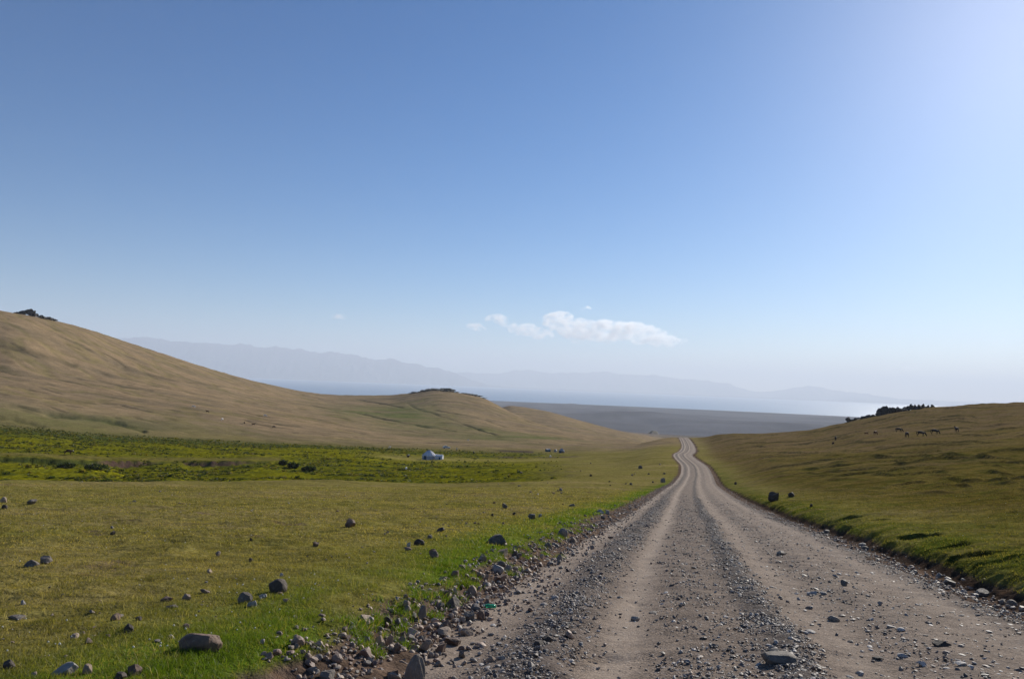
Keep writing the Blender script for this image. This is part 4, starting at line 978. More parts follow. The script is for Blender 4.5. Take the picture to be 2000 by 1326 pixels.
def grass_layer(n, d0, d1, seed, hmul=1.0, wmul=1.0):
    X, Y, d, r_ = wedge(n, d0, d1, seed)
    u, uu = soil_mask(X, Y)
    tuft = fbm(X * 2.2, Y * 2.2, 3, 401)
    bare = r_.random(len(X)) < np.clip(0.75 + tuft, 0.25, 1)
    inside = (uu < -3.36) | (uu > 4.6)
    thin = ((uu > -3.75) & (uu < -3.36) & (r_.random(len(X)) < 0.45))
    k = inside & bare & ~thin; X, Y, d, u, uu, tuft = X[k], Y[k], d[k], u[k], uu[k], tuft[k]
    lush = np.where(u < 0, np.exp(-np.clip(-uu - 3.7, 0, 99) ** 2 / 1.0), np.exp(-np.clip(uu - 5.0, 0, 99) ** 2 / 1.6))
    lush = np.clip(lush * np.clip(0.95 + 0.9 * fbm(X * 0.35, Y * 0.22, 2, 121), 0, 1), 0, 1)
    lush = np.where(u > 0, lush * 0.5, lush)
    big = fbm(X * 0.25, Y * 0.25, 3, 403)
    h = (0.022 + 0.014 * r_.random(len(X)) + 0.018 * np.clip(tuft, 0, 1) + 0.028 * lush * r_.random(len(X))) * hmul * (1 + 0.015 * np.clip(d, 0, 60))
    w = 0.0036 * wmul * (0.7 + 0.6 * r_.random(len(X))) * (0.65 + d * 0.085)
    c = lerp(np.tile(G_FI, (len(X), 1)), G_OL, np.clip(0.45 + 0.9 * tuft + 0.3 * r_.normal(size=len(X)), 0, 1))
    c = lerp(c, G_ST, np.clip((r_.random(len(X)) < 0.14 + 0.75 * np.clip(big, 0, 1)) * 0.8, 0, 1))
    c = lerp(c, G_LU * np.array((1, 1, 1)), lush * np.clip(0.65 + 0.6 * tuft + 0.25 * r_.normal(size=len(X)), 0.15, 1))
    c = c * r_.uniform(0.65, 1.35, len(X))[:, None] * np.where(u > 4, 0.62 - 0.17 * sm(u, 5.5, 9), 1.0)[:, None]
    return blades('grass', X, Y, h, w, r_.uniform(0.2, 1.0, len(X)), c, seed + 1)
link('grass', grass_layer(480000, 4.4, 14, 411, 0.95, 0.78), M_GRASS, kind='stuff')
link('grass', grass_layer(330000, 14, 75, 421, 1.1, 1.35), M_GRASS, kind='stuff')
# tufts in the rubble
r_ = np.random.default_rng(431); Vx = []; Vy = []
for _ in range(110):
    Y0 = math.exp(r_.uniform(math.log(6), math.log(24))); u0 = r_.normal(-3.3, 0.16); x0, y0 = at_u(u0, Y0)
    k = r_.integers(50, 130); Vx.append(r_.normal(x0, 0.05, k)); Vy.append(r_.normal(y0, 0.05, k))
X = np.concatenate(Vx); Y = np.concatenate(Vy)
link('grass_tufts', blades('grass_tufts', X, Y, r_.uniform(0.04, 0.13, len(X)), np.full(len(X), 0.0055), r_.uniform(0.3, 1.0, len(X)), lerp(np.tile(G_LU, (len(X), 1)), G_ST, (r_.random(len(X)) < 0.12) * 0.8), 433), M_GRASS, kind='stuff')
# dry stalks and seed heads
X, Y, d, r_ = wedge(5200, 5, 40, 441, -36, 8)
u, uu = soil_mask(X, Y); k = (uu < -3.5) & (r_.random(len(X)) < np.clip(0.35 + fbm(X * 0.5, Y * 0.5, 3, 443), 0, 1)); X, Y = X[k], Y[k]
link('dry_stalks', blades('dry_stalks', X, Y, r_.uniform(0.05, 0.12, len(X)), 0.0026 * (0.7 + np.hypot(X, Y) * 0.07), r_.uniform(0.1, 0.7, len(X)), np.tile((0.40, 0.33, 0.15), (len(X), 1)) * r_.uniform(0.7, 1.2, len(X))[:, None], 445), M_GRASS, kind='stuff')
X, Y, d, r_ = wedge(2600, 6, 60, 451)
u, uu = soil_mask(X, Y); k = ((uu < -3.5) | (uu > 4.9)) & (r_.random(len(X)) < np.clip(0.2 + 1.1 * fbm(X * 0.3, Y * 0.3, 3, 453), 0, 1) * np.where(uu > 0, 0.5, 1)); X, Y, d = X[k], Y[k], d[k]
p_, f_ = ICO[1]; nq = len(X); rad = 0.0065 * (0.7 + 0.7 * r_.random(nq)) * (1 + d * 0.012); zq = verge_z(X, Y) + 0.04
V = p_[None] * rad[:, None, None] + np.stack([X, Y, zq], 1)[:, None]
me = new_mesh('wildflowers', V.reshape(-1, 3), (f_[None] + (np.arange(nq) * len(p_))[:, None, None]).reshape(-1, 3))
m = NT('seed_head'); M_SEED = m.done((0.62, 0.60, 0.50), None, 0.9)
link('wildflowers', me, M_SEED, kind='stuff')

# low shrubs and reeds of the stream meadow: leaf clumps
def clumps(name, X, Y, size, hfac, tones, seed, leaves=20):
    r_ = np.random.default_rng(seed); n = len(X); z = relief(X, Y)
    k = leaves
    q = r_.normal(size=(n, k, 3)); q /= np.linalg.norm(q, axis=2, keepdims=True); q *= r_.uniform(0.55, 1, (n, k, 1))
    q[..., 2] = np.abs(q[..., 2]) * hfac
    c = q * size[:, None, None] * 0.5 + np.stack([X, Y, z], 1)[:, None]
    e1 = r_.normal(size=(n, k, 3)) * size[:, None, None] * 0.16; e2 = r_.normal(size=(n, k, 3)) * size[:, None, None] * 0.16
    V = np.stack([c - e1, c + e2, c + e1, c - e2], 2).reshape(-1, 3)
    me = new_mesh(name, V, np.arange(n * k * 4).reshape(-1, 4), False)
    cc = np.array(tones)[r_.integers(0, len(tones), n)][:, None, :] * r_.uniform(0.6, 1.4, (n, k, 1))
    vcol(me, 'Col', np.repeat(cc.reshape(-1, 3), 4, 0)); return me
r_ = np.random.default_rng(461); n = 60000
px = r_.uniform(-120, 1120, n); dd = r_.uniform(140, 400, n); az = np.arctan((px - 1000) / F) ; X = np.sin(az) * dd; Y = np.cos(az) * dd
_, fe = relief(X, Y, True)
pr = fe['marsh'] * np.clip(0.10 + 1.1 * fbm(X * 0.045, Y * 0.12, 3, 463) + 0.5 * sm(dd, 330, 365) - 0.8 * np.exp(-((dd - fe['ds'] - 10) / 9) ** 2) * (px < 560) - 1.0 * sm(px, 690, 780) * np.exp(-((dd - 318) / 20) ** 2), 0, 1)
pr = pr * (1 - 0.85 * sm(px, 850, 1040)); k = r_.random(n) < pr; X, Y = X[k], Y[k]
sz = np.clip(r_.lognormal(math.log(0.5), 0.4, len(X)), 0.25, 1.3)
link('shrubbery', clumps('shrubbery', X, Y, sz, 0.55, [(0.04, 0.055, 0.014), (0.06, 0.08, 0.014), (0.09, 0.10, 0.014), (0.15, 0.15, 0.012), (0.17, 0.14, 0.02)], 465), M_GRASS, kind='stuff')
# the darkest bushes by the stream, one by one
def bush(px, py, w, h, lab):
    g, d = hit(px, py); W = w / F * d; Hh = h / F * d
    r_ = np.random.default_rng(int(px)); k = 420
    q = r_.normal(size=(k, 3)); q /= np.linalg.norm(q, axis=1, keepdims=True); q *= r_.uniform(0.5, 1, (k, 1)) ** 0.5
    q = q * np.array([W / 2, W / 3, Hh / 2]) * (1 + 0.3 * pn(q[:, 0] * 2, q[:, 2] * 2 + q[:, 1], 3))[:, None] + np.array([0, 0, Hh * 0.45])
    e1 = r_.normal(size=(k, 3)) * Hh * 0.10; e2 = r_.normal(size=(k, 3)) * Hh * 0.10
    V = np.stack([q - e1, q + e2, q + e1, q - e2], 1).reshape(-1, 3)
    o = empty('bush', g, 0, label=lab, category='bush')
    me = new_mesh('foliage', V, np.arange(k * 4).reshape(-1, 4), False); vcol(me, 'Col', np.repeat(np.tile((0.026, 0.040, 0.014), (k, 1)) * r_.uniform(0.6, 1.5, (k, 1)), 4, 0))
    link('foliage', me, M_GRASS, o)
    st = [(0, 0, -0.1), (0.1, 0, -0.1), (0, 0.1, -0.1), (0.05, 0.05, Hh * 0.6)]
    link('stem', new_mesh('stem', st, [(0, 1, 3), (1, 2, 3), (2, 0, 3)]), M_WOOD, o)
m = NT('weathered_wood'); M_WOOD = m.done(m.mix(m.noise(8, 5, 0.6, m.pos()), (0.10, 0.075, 0.05), (0.19, 0.15, 0.11)), None, 0.9)
bush(603, 921, 28, 11, 'darkest wide bush at the end of the stream bank left of the yurt')
bush(573, 914, 22, 10, 'dark bush with a gap to the widest one on its right')
bush(185, 917, 36, 10, 'dark bush growing under the terrace edge below the brown animal')
bush(130, 914, 30, 9, 'dark bush at the left under the terrace edge')
bush(553, 908, 16, 9, 'small dark bush at the stream, left of two bigger ones')

# ------------------------------------------------------------------ animals
def skin_mesh(name, pts, edges, sub=2):
    me = bpy.data.meshes.new(name + '_frame'); me.from_pydata([p[:3] for p in pts], edges, [])
    o = bpy.data.objects.new(name + '_frame', me); col.objects.link(o)
    md = o.modifiers.new('skin', 'SKIN'); md.use_smooth_shade = True
    for i, p in enumerate(pts):
        sv = me.skin_vertices[0].data[i]; rr_ = p[3] if isinstance(p[3], tuple) else (p[3], p[3]); sv.radius = rr_; sv.use_root = (i == 0)
    s2 = o.modifiers.new('sub', 'SUBSURF'); s2.levels = sub; s2.render_levels = sub
    bpy.context.view_layer.update()
    out = bpy.data.meshes.new_from_object(o.evaluated_get(bpy.context.evaluated_depsgraph_get())); out.name = name
    bpy.data.objects.remove(o); bpy.data.meshes.remove(me)
    for pl in out.polygons: pl.use_smooth = True
    return out
def coat(name, a, b):
    m = NT(name); return m.done(m.mix(m.rng(m.noise(2.2, 4, 0.6, m.pos(None, True)), 0.4, 0.6, 0, 1), a, b), None, 0.7)
COAT = {'bay': coat('bay_coat', (0.025, 0.014, 0.009), (0.05, 0.026, 0.015)), 'black': coat('black_coat', (0.015, 0.013, 0.012), (0.03, 0.025, 0.02)),
        'white': coat('white_coat', (0.74, 0.72, 0.68), (0.82, 0.80, 0.76)), 'chestnut': coat('chestnut_coat', (0.14, 0.06, 0.025), (0.20, 0.09, 0.04)), 'brown': coat('brown_coat', (0.055, 0.026, 0.016), (0.09, 0.045, 0.025))}
def horse_body(kind):
    pts = [(-0.05, 0, 1.06, (0.33, 0.37)), (-0.68, 0, 1.14, (0.29, 0.33)), (0.48, 0, 1.08, (0.27, 0.36)), (-0.9, 0, 1.18, (0.16, 0.18))]
    e = [(0, 1), (0, 2), (1, 3)]
    if kind == 'graze': hd = [(0.86, 0, 1.0, (0.12, 0.20)), (1.12, 0, 0.66, (0.09, 0.14)), (1.26, 0, 0.36, (0.10, 0.12)), (1.36, 0, 0.12, (0.06, 0.065)), (1.22, 0.08, 0.50, 0.025), (1.24, 0.10, 0.60, 0.012), (1.22, -0.08, 0.50, 0.025), (1.24, -0.10, 0.60, 0.012)]
    else: hd = [(0.82, 0, 1.30, (0.13, 0.21)), (1.06, 0, 1.54, (0.10, 0.14)), (1.20, 0, 1.62, (0.10, 0.12)), (1.46, 0, 1.38, (0.06, 0.07)), (1.08, 0.07, 1.70, 0.025), (1.06, 0.08, 1.80, 0.012), (1.08, -0.07, 1.70, 0.025), (1.06, -0.08, 1.80, 0.012)]
    b = len(pts); pts += hd; e += [(2, b), (b, b + 1), (b + 1, b + 2), (b + 2, b + 3), (b + 1, b + 4), (b + 4, b + 5), (b + 1, b + 6), (b + 6, b + 7)]
    for s in (-1, 1):
        st = 0.10 * s
        b = len(pts); pts += [(-0.70, 0.19 * s, 0.92, 0.16), (-0.60 + st, 0.19 * s, 0.70, 0.10), (-0.86 + st, 0.18 * s, 0.48, 0.06), (-0.80 + st, 0.18 * s, 0.12, 0.045), (-0.75 + st, 0.18 * s, 0.02, 0.06)]
        e += [(1, b), (b, b + 1), (b + 1, b + 2), (b + 2, b + 3), (b + 3, b + 4)]
        b = len(pts); pts += [(0.50, 0.17 * s, 0.86, 0.13), (0.52 - st, 0.17 * s, 0.50, 0.065), (0.50 - st, 0.17 * s, 0.12, 0.045), (0.55 - st, 0.17 * s, 0.02, 0.06)]
        e += [(2, b), (b, b + 1), (b + 1, b + 2), (b + 2, b + 3)]
    return pts, e
HB = {}
for kd_ in ('graze', 'up'):
    pts, e = horse_body(kd_); HB[kd_] = skin_mesh('body', pts, e)
TAIL_M = skin_mesh('tail', [(-0.98, 0, 1.28, 0.05), (-1.10, 0, 1.02, 0.09), (-1.12, 0, 0.62, 0.07), (-1.10, 0, 0.35, 0.03)], [(0, 1), (1, 2), (2, 3)])
MANE = {'graze': skin_mesh('mane', [(0.58, 0, 1.38, 0.03), (0.90, 0, 1.22, 0.07), (1.14, 0, 0.86, 0.07), (1.27, 0, 0.60, 0.03)], [(0, 1), (1, 2), (2, 3)]),
        'up': skin_mesh('mane', [(0.55, 0, 1.42, 0.03), (0.68, 0, 1.52, 0.07), (0.88, 0, 1.66, 0.07), (1.06, 0, 1.74, 0.03)], [(0, 1), (1, 2), (2, 3)])}
def animal(px, py, tone, pose, yaw, lab, group, scale=1.0, cat='horse', hair='black'):
    g, d = hit(px, py, 5, 2500)
    o = empty(cat, (g.x, g.y, g.z - 0.02), math.radians(yaw), label=lab, category=cat, group=group); o.scale = (scale * 1.0,) * 3
    link_body(o, HB[pose], COAT[tone], 'body'); link_body(o, MANE[pose], COAT[hair], 'mane'); link_body(o, TAIL_M, COAT[hair], 'tail')
    return o
def link_body(o, me, mt, nm_):
    c = bpy.data.objects.new(nm_, me); col.objects.link(c); c.parent = o
    if not me.materials: me.materials.append(None)
    c.material_slots[0].link = 'OBJECT'; c.material_slots[0].material = mt
    return c
GR = 'horses grazing on the right hill'
animal(1632, 860, 'bay', 'graze', 65, 'brown horse farthest down the right hill, leftmost of its herd', GR)
animal(1710, 850, 'chestnut', 'graze', 40, 'reddish brown horse grazing second from the left on the right hill', GR)
animal(1692, 849, 'chestnut', 'graze', 10, 'small faint foal between the two leftmost horses of the right hill', GR, 0.6)
animal(1756, 844, 'black', 'graze', -5, 'dark horse standing side-on highest in the herd, straight under the tall crag', GR)
animal(1771, 854, 'bay', 'graze', 80, 'brown horse with sunlit back seen from behind between two side-on horses', GR, 1.05)
animal(1799, 852, 'black', 'graze', -20, 'black horse grazing with its head to the right, below the crag\'s right end', GR, 1.05)
animal(1826, 848, 'black', 'graze', -8, 'broad black horse second from the right on the right hill', GR, 1.05)
animal(1868, 844, 'bay', 'up', 85, 'dark horse seen end-on with its head up, rightmost of the herd', GR, 1.0)
GL = 'animals grazing on the dry left hill'
animal(378, 796, 'white', 'graze', 20, 'white horse highest on the dry left hill, leftmost of the three white ones', GL, hair='white')
animal(434, 821, 'white', 'graze', 75, 'white horse lowest of the three white ones on the left hill', GL, 0.95, hair='white')
animal(518, 814, 'white', 'graze', 30, 'white horse on the right of the three white ones on the left hill', GL, 1.0, hair='white')
animal(405, 806, 'brown', 'up', 180, 'brown horse with raised head right of the highest white horse', GL, 0.95)
animal(477, 828, 'brown', 'graze', 120, 'brown horse between the lowest and the right-hand white horses', GL, 0.9)
animal(495, 831, 'brown', 'up', 10, 'brown horse with head up between two others low on the left hill', GL, 0.9)
animal(535, 836, 'bay', 'graze', 160, 'dark horse low on the left hill, rightmost of its brown ones', GL, 0.95)
animal(925, 887, 'black', 'graze', 80, 'dark horse standing end-on in the meadow right of the yurt annex', None, 0.95)
animal(1075, 893, 'white', 'graze', 60, 'white foal in front of the far camp beside a dark strip of earth', None, 0.6, hair='white')

def cow():
    pts = [(0, 0, 1.0, (0.36, 0.36)), (-0.75, 0, 1.08, (0.30, 0.28)), (0.62, 0, 1.02, (0.28, 0.34)), (0.95, 0, 1.0, (0.16, 0.2)), (1.22, 0, 0.92, (0.15, 0.17)), (1.52, 0, 0.72, (0.09, 0.10)),
           (1.20, 0.2, 1.03, 0.03), (1.17, 0.30, 1.05, 0.02), (1.20, -0.2, 1.03, 0.03), (1.17, -0.30, 1.05, 0.02)]
    e = [(0, 1), (0, 2), (2, 3), (3, 4), (4, 5), (4, 6), (6, 7), (4, 8), (8, 9)]
    for s in (-1, 1):
        b = len(pts); pts += [(-0.78, 0.22 * s, 0.75, 0.17), (-0.70, 0.2 * s, 0.58, 0.10), (-0.90, 0.2 * s, 0.40, 0.065), (-0.85, 0.2 * s, 0.03, 0.06)]; e += [(1, b), (b, b + 1), (b + 1, b + 2), (b + 2, b + 3)]
        b = len(pts); pts += [(0.60, 0.2 * s, 0.70, 0.14), (0.62, 0.2 * s, 0.38, 0.075), (0.60, 0.2 * s, 0.03, 0.06)]; e += [(2, b), (b, b + 1), (b + 1, b + 2)]
    return skin_mesh('body', pts, e)
g, d = hit(133, 888, 5, 2500)
o = empty('cow', (g.x, g.y, g.z - 0.02), math.radians(4), label='dark brown cow standing side-on alone on the terrace of the green meadow', category='cow')
link_body(o, cow(), COAT['brown'], 'body')
link_body(o, skin_mesh('tail', [(-1.02, 0, 1.22, 0.03), (-1.10, 0, 0.9, 0.025), (-1.10, 0, 0.5, 0.05)], [(0, 1), (1, 2)]), COAT['black'], 'tail')
link_body(o, skin_mesh('horns', [(1.20, -0.22, 1.22, 0.02), (1.20, -0.1, 1.08, 0.035), (1.20, 0.1, 1.08, 0.035), (1.20, 0.22, 1.22, 0.02)], [(0, 1), (1, 2), (2, 3)]), COAT['white'], 'horns')
def sheep_mesh():
    pts = [(0, 0, 0.55, (0.26, 0.25)), (-0.35, 0, 0.56, (0.22, 0.22)), (0.32, 0, 0.56, (0.2, 0.22)), (0.52, 0, 0.70, 0.10), (0.72, 0, 0.68, 0.08), (0.84, 0, 0.62, 0.05)]
    e = [(0, 1), (0, 2), (2, 3), (3, 4), (4, 5)]
    for s in (-1, 1):
        b = len(pts); pts += [(-0.36, 0.12 * s, 0.32, 0.07), (-0.38, 0.12 * s, 0.02, 0.035)]; e += [(1, b), (b, b + 1)]
        b = len(pts); pts += [(0.30, 0.12 * s, 0.32, 0.06), (0.30, 0.12 * s, 0.02, 0.035)]; e += [(2, b), (b, b + 1)]
    return skin_mesh('sheep', pts, e)
shm = sheep_mesh()
for (px, py, yw, lab) in [(761, 875, 40, 'white sheep at the foot of the hill behind the yurt, left of it'), (793, 918, 90, 'white sheep in the yellow-green meadow in front of the yurt'), (914, 861, 10, 'pale sheep on the lowest slope behind the white car')]:
    g, d = hit(px, py, 5, 2500)
    o = bpy.data.objects.new('sheep', shm); col.objects.link(o); o.location = g; o.rotation_euler = (0, 0, math.radians(yw)); o['label'] = lab; o['category'] = 'sheep'; o.scale = (1.1,) * 3
    if not shm.materials: shm.materials.append(COAT['white'])

# ------------------------------------------------------------------ yurts, tents, car, people
def lathe(name, prof, seg, mat, parent, arc=(0, 2 * math.pi), cx=0, cy=0):
    full = abs(arc[1] - arc[0] - 2 * math.pi) < 1e-6; n = seg if full else seg + 1
    V = [(cx + r * math.cos(arc[0] + (arc[1] - arc[0]) * i / seg), cy + r * math.sin(arc[0] + (arc[1] - arc[0]) * i / seg), z) for (r, z) in prof for i in range(n)]
    Fc = []
    for k in range(len(prof) - 1):
        for i in range(seg):
            j = (i + 1) % n; Fc.append((k * n + i, k * n + j, (k + 1) * n + j, (k + 1) * n + i))
    return link(name, new_mesh(name, V, Fc), mat, parent)
def boxes(name, bs, mat, parent, bev=0.0, **props):
    b = bmesh.new()
    for (cx, cy, cz, sx, sy, sz, rz) in bs:
        mt = Matrix.Translation((cx, cy, cz)) @ Matrix.Rotation(rz, 4, 'Z') @ Matrix.Diagonal((sx, sy, sz, 1))
        bmesh.ops.create_cube(b, size=1.0, matrix=mt)
    if bev: bmesh.ops.bevel(b, geom=b.edges[:], offset=bev, segments=2, affect='EDGES', profile=0.6)
    me = bpy.data.meshes.new(name); b.to_mesh(me); b.free()
    return link(name, me, mat, parent, **props)
def cloth(name, a, b):
    m = NT(name); p = m.pos(None, True)
    return m.done(m.mix(m.rng(m.noise(3.0, 5, 0.6, p), 0.35, 0.65, 0, 1), a, b), m.bump(m.noise(5.0, 5, 0.6, p), 0.06, 0.7), 0.85)
FELT = cloth('white_felt', (0.62, 0.62, 0.64), (0.76, 0.76, 0.76)); GREYF = cloth('grey_felt', (0.36, 0.34, 0.32), (0.50, 0.47, 0.44))
BAND = cloth('blue_woven_band', (0.10, 0.13, 0.24), (0.24, 0.26, 0.36)); DOORM = cloth('blue_door_paint', (0.03, 0.08, 0.16), (0.04, 0.11, 0.20)); BROWNF = cloth('brown_felt', (0.17, 0.12, 0.085), (0.28, 0.20, 0.15))
TARP = cloth('blue_green_tarp', (0.03, 0.07, 0.08), (0.05, 0.10, 0.12))
def yurt(px, py, dia, hgt, lab, wallm, roofm, group=None, door_az=-100, bands=True):
    g, d = hit(px, py, 5, 2500)
    o = empty('yurt', (g.x, g.y, g.z - 0.08), 0, label=lab, category='yurt', group=group)
    R_ = dia / 2; wh = hgt * 0.46
    seg = 48
    lathe('wall', [(R_ * 0.97, 0), (R_ * 1.0, wh * 0.4), (R_ * 0.985, wh * 0.8), (R_ * 0.95, wh)], seg, wallm, o)
    rp = [(R_ * 1.02, wh * 0.93), (R_ * 0.99, wh * 1.05), (R_ * 0.80, wh * 1.32), (R_ * 0.55, wh + (hgt - wh) * 0.60), (R_ * 0.30, wh + (hgt - wh) * 0.86), (R_ * 0.16, hgt * 0.97)]
    rf = lathe('roof', rp, seg, roofm, o)
    # ropes over the roof
    b = bmesh.new()
    for k in range(12):
        a = k / 12 * 2 * math.pi
        for (r0, z0), (r1, z1) in zip(rp[:-1], rp[1:]):
            A = Vector((r0 * 1.01 * math.cos(a), r0 * 1.01 * math.sin(a), z0 + 0.02)); B = Vector((r1 * 1.01 * math.cos(a), r1 * 1.01 * math.sin(a), z1 + 0.02))
            mt = Matrix.Translation((A + B) / 2) @ (B - A).to_track_quat('Z', 'Y').to_matrix().to_4x4() @ Matrix.Diagonal((0.05, 0.05, (B - A).length, 1))
            bmesh.ops.create_cube(b, size=1.0, matrix=mt)
    me = bpy.data.meshes.new('roof_rope'); b.to_mesh(me); b.free(); link('roof_rope', me, BAND, rf)
    lathe('crown', [(R_ * 0.18, hgt * 0.955), (R_ * 0.18, hgt * 0.99), (R_ * 0.10, hgt * 1.03), (0.01, hgt * 1.04)], 24, BAND if bands else wallm, o)
    if bands:
        lathe('wall_band', [(R_ * 1.006, wh * 0.30), (R_ * 1.010, wh * 0.38), (R_ * 1.006, wh * 0.46)], seg, BAND, o)
        lathe('wall_band', [(R_ * 1.0, wh * 0.66), (R_ * 0.998, wh * 0.72), (R_ * 0.995, wh * 0.77)], seg, BAND, o)
    a = math.radians(door_az); dx, dy = math.cos(a) * R_ * 1.0, math.sin(a) * R_ * 1.0
    dh = wh * 0.92
    dr = boxes('door', [(dx, dy, dh / 2, 0.9, 0.12, dh, a + math.pi / 2)], DOORM, o)
    dq = math.cos(a) * (R_ + 0.02), math.sin(a) * (R_ + 0.02)
    t = Vector((-math.sin(a), math.cos(a), 0))
    boxes('frame', [(dq[0] + t.x * s * 0.5, dq[1] + t.y * s * 0.5, dh / 2, 0.1, 0.18, dh + 0.1, a + math.pi / 2) for s in (-1, 1)] + [(dq[0], dq[1], dh + 0.05, 1.12, 0.19, 0.1, a + math.pi / 2)], M_WOOD, dr)
    return o
yurt(838, 897, 5.7, 3.7, 'large white felt yurt with a blue door standing in the green meadow', FELT, FELT, door_az=-118)
def tent(px, py, L, W, Hh, yaw, lab, wallm, roofm, open_end=True, cat='tent'):
    g, d = hit(px, py, 5, 2500)
    o = empty(cat, (g.x, g.y, g.z - 0.05), math.radians(yaw), label=lab, category=cat)
    e = Hh * 0.62; N = 10
    # sagging gable roof over upright walls
    V = []; Fc = []
    for i in range(N + 1):
        x = -L / 2 + L * i / N; sag = 0.10 * math.sin(math.pi * i / N)
        for (y, z) in ((-W / 2 - 0.1, e - 0.05), (-W / 4, (e + Hh) / 2 + 0.10), (0, Hh), (W / 4, (e + Hh) / 2 + 0.10), (W / 2 + 0.1, e - 0.05)): V.append((x, y, z - sag))
    for i in range(N):
        for k in range(4): Fc.append((i * 5 + k, i * 5 + k + 1, (i + 1) * 5 + k + 1, (i + 1) * 5 + k))
    link('roof', new_mesh('roof', V, Fc), roofm, o)
    V = []; Fc = []
    pl = [(-L / 2, -W / 2), (L / 2, -W / 2), (L / 2, W / 2), (-L / 2, W / 2)]
    q = [(x, y, 0) for x, y in pl] + [(x * 0.985, y * 0.97, e) for x, y in pl] + [(-L / 2 * 0.985, 0, Hh - 0.06), (L / 2 * 0.985, 0, Hh - 0.06)]
    b = bmesh.new(); vs = [b.verts.new(v) for v in q]
    for f in ((0, 1, 5, 4), (2, 3, 7, 6), (1, 2, 6, 9, 5), (3, 0, 4, 8, 7)): b.faces.new([vs[k] for k in f])
    me = bpy.data.meshes.new('wall'); b.to_mesh(me); b.free(); link('wall', me, wallm, o)
    boxes('door', [(-W * 0.0 + L * 0.12, -W / 2 - 0.03, e * 0.42, 0.7, 0.06, e * 0.84, 0)], DOORM, o)
    return o
tent(858, 897.5, 2.9, 2.2, 2.1, -8, 'small white canvas tent joined to the right side of the large yurt', FELT, FELT)
tent(1070, 882, 2.2, 1.9, 1.7, 20, 'low tent with dark walls and a pale roof, left of three at the far camp', TARP, GREYF)
tent(1085, 882.5, 1.4, 1.2, 1.5, 70, 'narrow grey shelter between two tents at the far camp', GREYF, GREYF, cat='shelter')
yurt(1097, 884, 2.9, 2.2, 'brown yurt with a sunlit pale roof edge, rightmost at the far camp', BROWNF, GREYF, door_az=-120, bands=False)

# car
def car():
    g, d = hit(872, 876, 5, 2500)
    o = empty('car', (g.x, g.y, g.z), math.radians(12), label='small white car parked on the meadow behind the yurt', category='car')
    mp_ = NT('white_car_paint'); mp_.b.inputs['Coat Weight'].default_value = 0.5; MP = mp_.done((0.72, 0.72, 0.70), None, 0.35)
    gl = NT('car_window_glass'); GLS = gl.done((0.02, 0.025, 0.03), None, 0.1); tyr = NT('black_tyre'); TY = tyr.done((0.02, 0.02, 0.02), None, 0.9)
    rim = NT('steel_rim'); RM = rim.done((0.4, 0.4, 0.42), None, 0.4); lm = NT('headlight_glass'); LM = lm.done((0.6, 0.6, 0.6), None, 0.2)
    def prism(name, pts, w0, w1, mat, par):
        n = len(pts); V = [(x, -w, z) for (x, z), w in zip(pts, w0)] + [(x, w, z) for (x, z), w in zip(pts, w1)]
        b = bmesh.new(); vs = [b.verts.new(v) for v in V]
        b.faces.new(vs[:n]); b.faces.new(vs[n:][::-1])
        for i in range(n): b.faces.new((vs[i], vs[(i + 1) % n], vs[n + (i + 1) % n], vs[n + i]))
        bmesh.ops.recalc_face_normals(b, faces=b.faces[:]); bmesh.ops.bevel(b, geom=b.edges[:], offset=0.05, segments=2, affect='EDGES')
        me = bpy.data.meshes.new(name); b.to_mesh(me); b.free(); return link(name, me, mat, par)
    bd = [(-1.95, 0.35), (-1.98, 0.85), (-1.6, 0.95), (1.0, 0.95), (1.85, 0.82), (1.95, 0.4), (1.6, 0.28), (-1.6, 0.28)]
    prism('body', bd, [0.78] * 8, [0.78] * 8, MP, o)
    cb = [(-1.55, 0.93), (-1.25, 1.42), (0.15, 1.45), (0.85, 0.93)]
    c = prism('cabin', cb, [0.72, 0.60, 0.60, 0.72], [0.72, 0.60, 0.60, 0.72], MP, o)
    for s in (-1, 1):
        V = [(-1.3, 0.725 * s, 1.0), (-0.35, 0.725 * s, 1.0), (-0.35, 0.645 * s, 1.36), (-1.12, 0.645 * s, 1.36)]; link('window', new_mesh('window', V, [(0, 1, 2, 3)]), GLS, c)
        V = [(-0.28, 0.725 * s, 1.0), (0.62, 0.725 * s, 1.0), (0.16, 0.645 * s, 1.36), (-0.28, 0.645 * s, 1.36)]; link('window', new_mesh('window', V, [(0, 1, 2, 3)]), GLS, c)
    link('windscreen', new_mesh('windscreen', [(0.86, -0.62, 0.98), (0.86, 0.62, 0.98), (0.26, 0.54, 1.40), (0.26, -0.54, 1.40)], [(0, 1, 2, 3)]), GLS, c)
    for sx in (-1.2, 1.2):
        for s in (-1, 1):
            b = bmesh.new(); bmesh.ops.create_cone(b, cap_ends=True, segments=20, radius1=0.3, radius2=0.3, depth=0.2, matrix=Matrix.Translation((sx, 0.74 * s, 0.3)) @ Matrix.Rotation(math.pi / 2, 4, 'X'))
            me = bpy.data.meshes.new('wheel'); b.to_mesh(me); b.free(); w = link('wheel', me, TY, o)
            b = bmesh.new(); bmesh.ops.create_cone(b, cap_ends=True, segments=16, radius1=0.17, radius2=0.17, depth=0.22, matrix=Matrix.Translation((sx, 0.74 * s, 0.3)) @ Matrix.Rotation(math.pi / 2, 4, 'X'))
            me = bpy.data.meshes.new('rim'); b.to_mesh(me); b.free(); link('rim', me, RM, w)
    for s in (-1, 1): boxes('headlight', [(1.93, 0.55 * s, 0.68, 0.08, 0.28, 0.14, 0)], LM, o)
car()
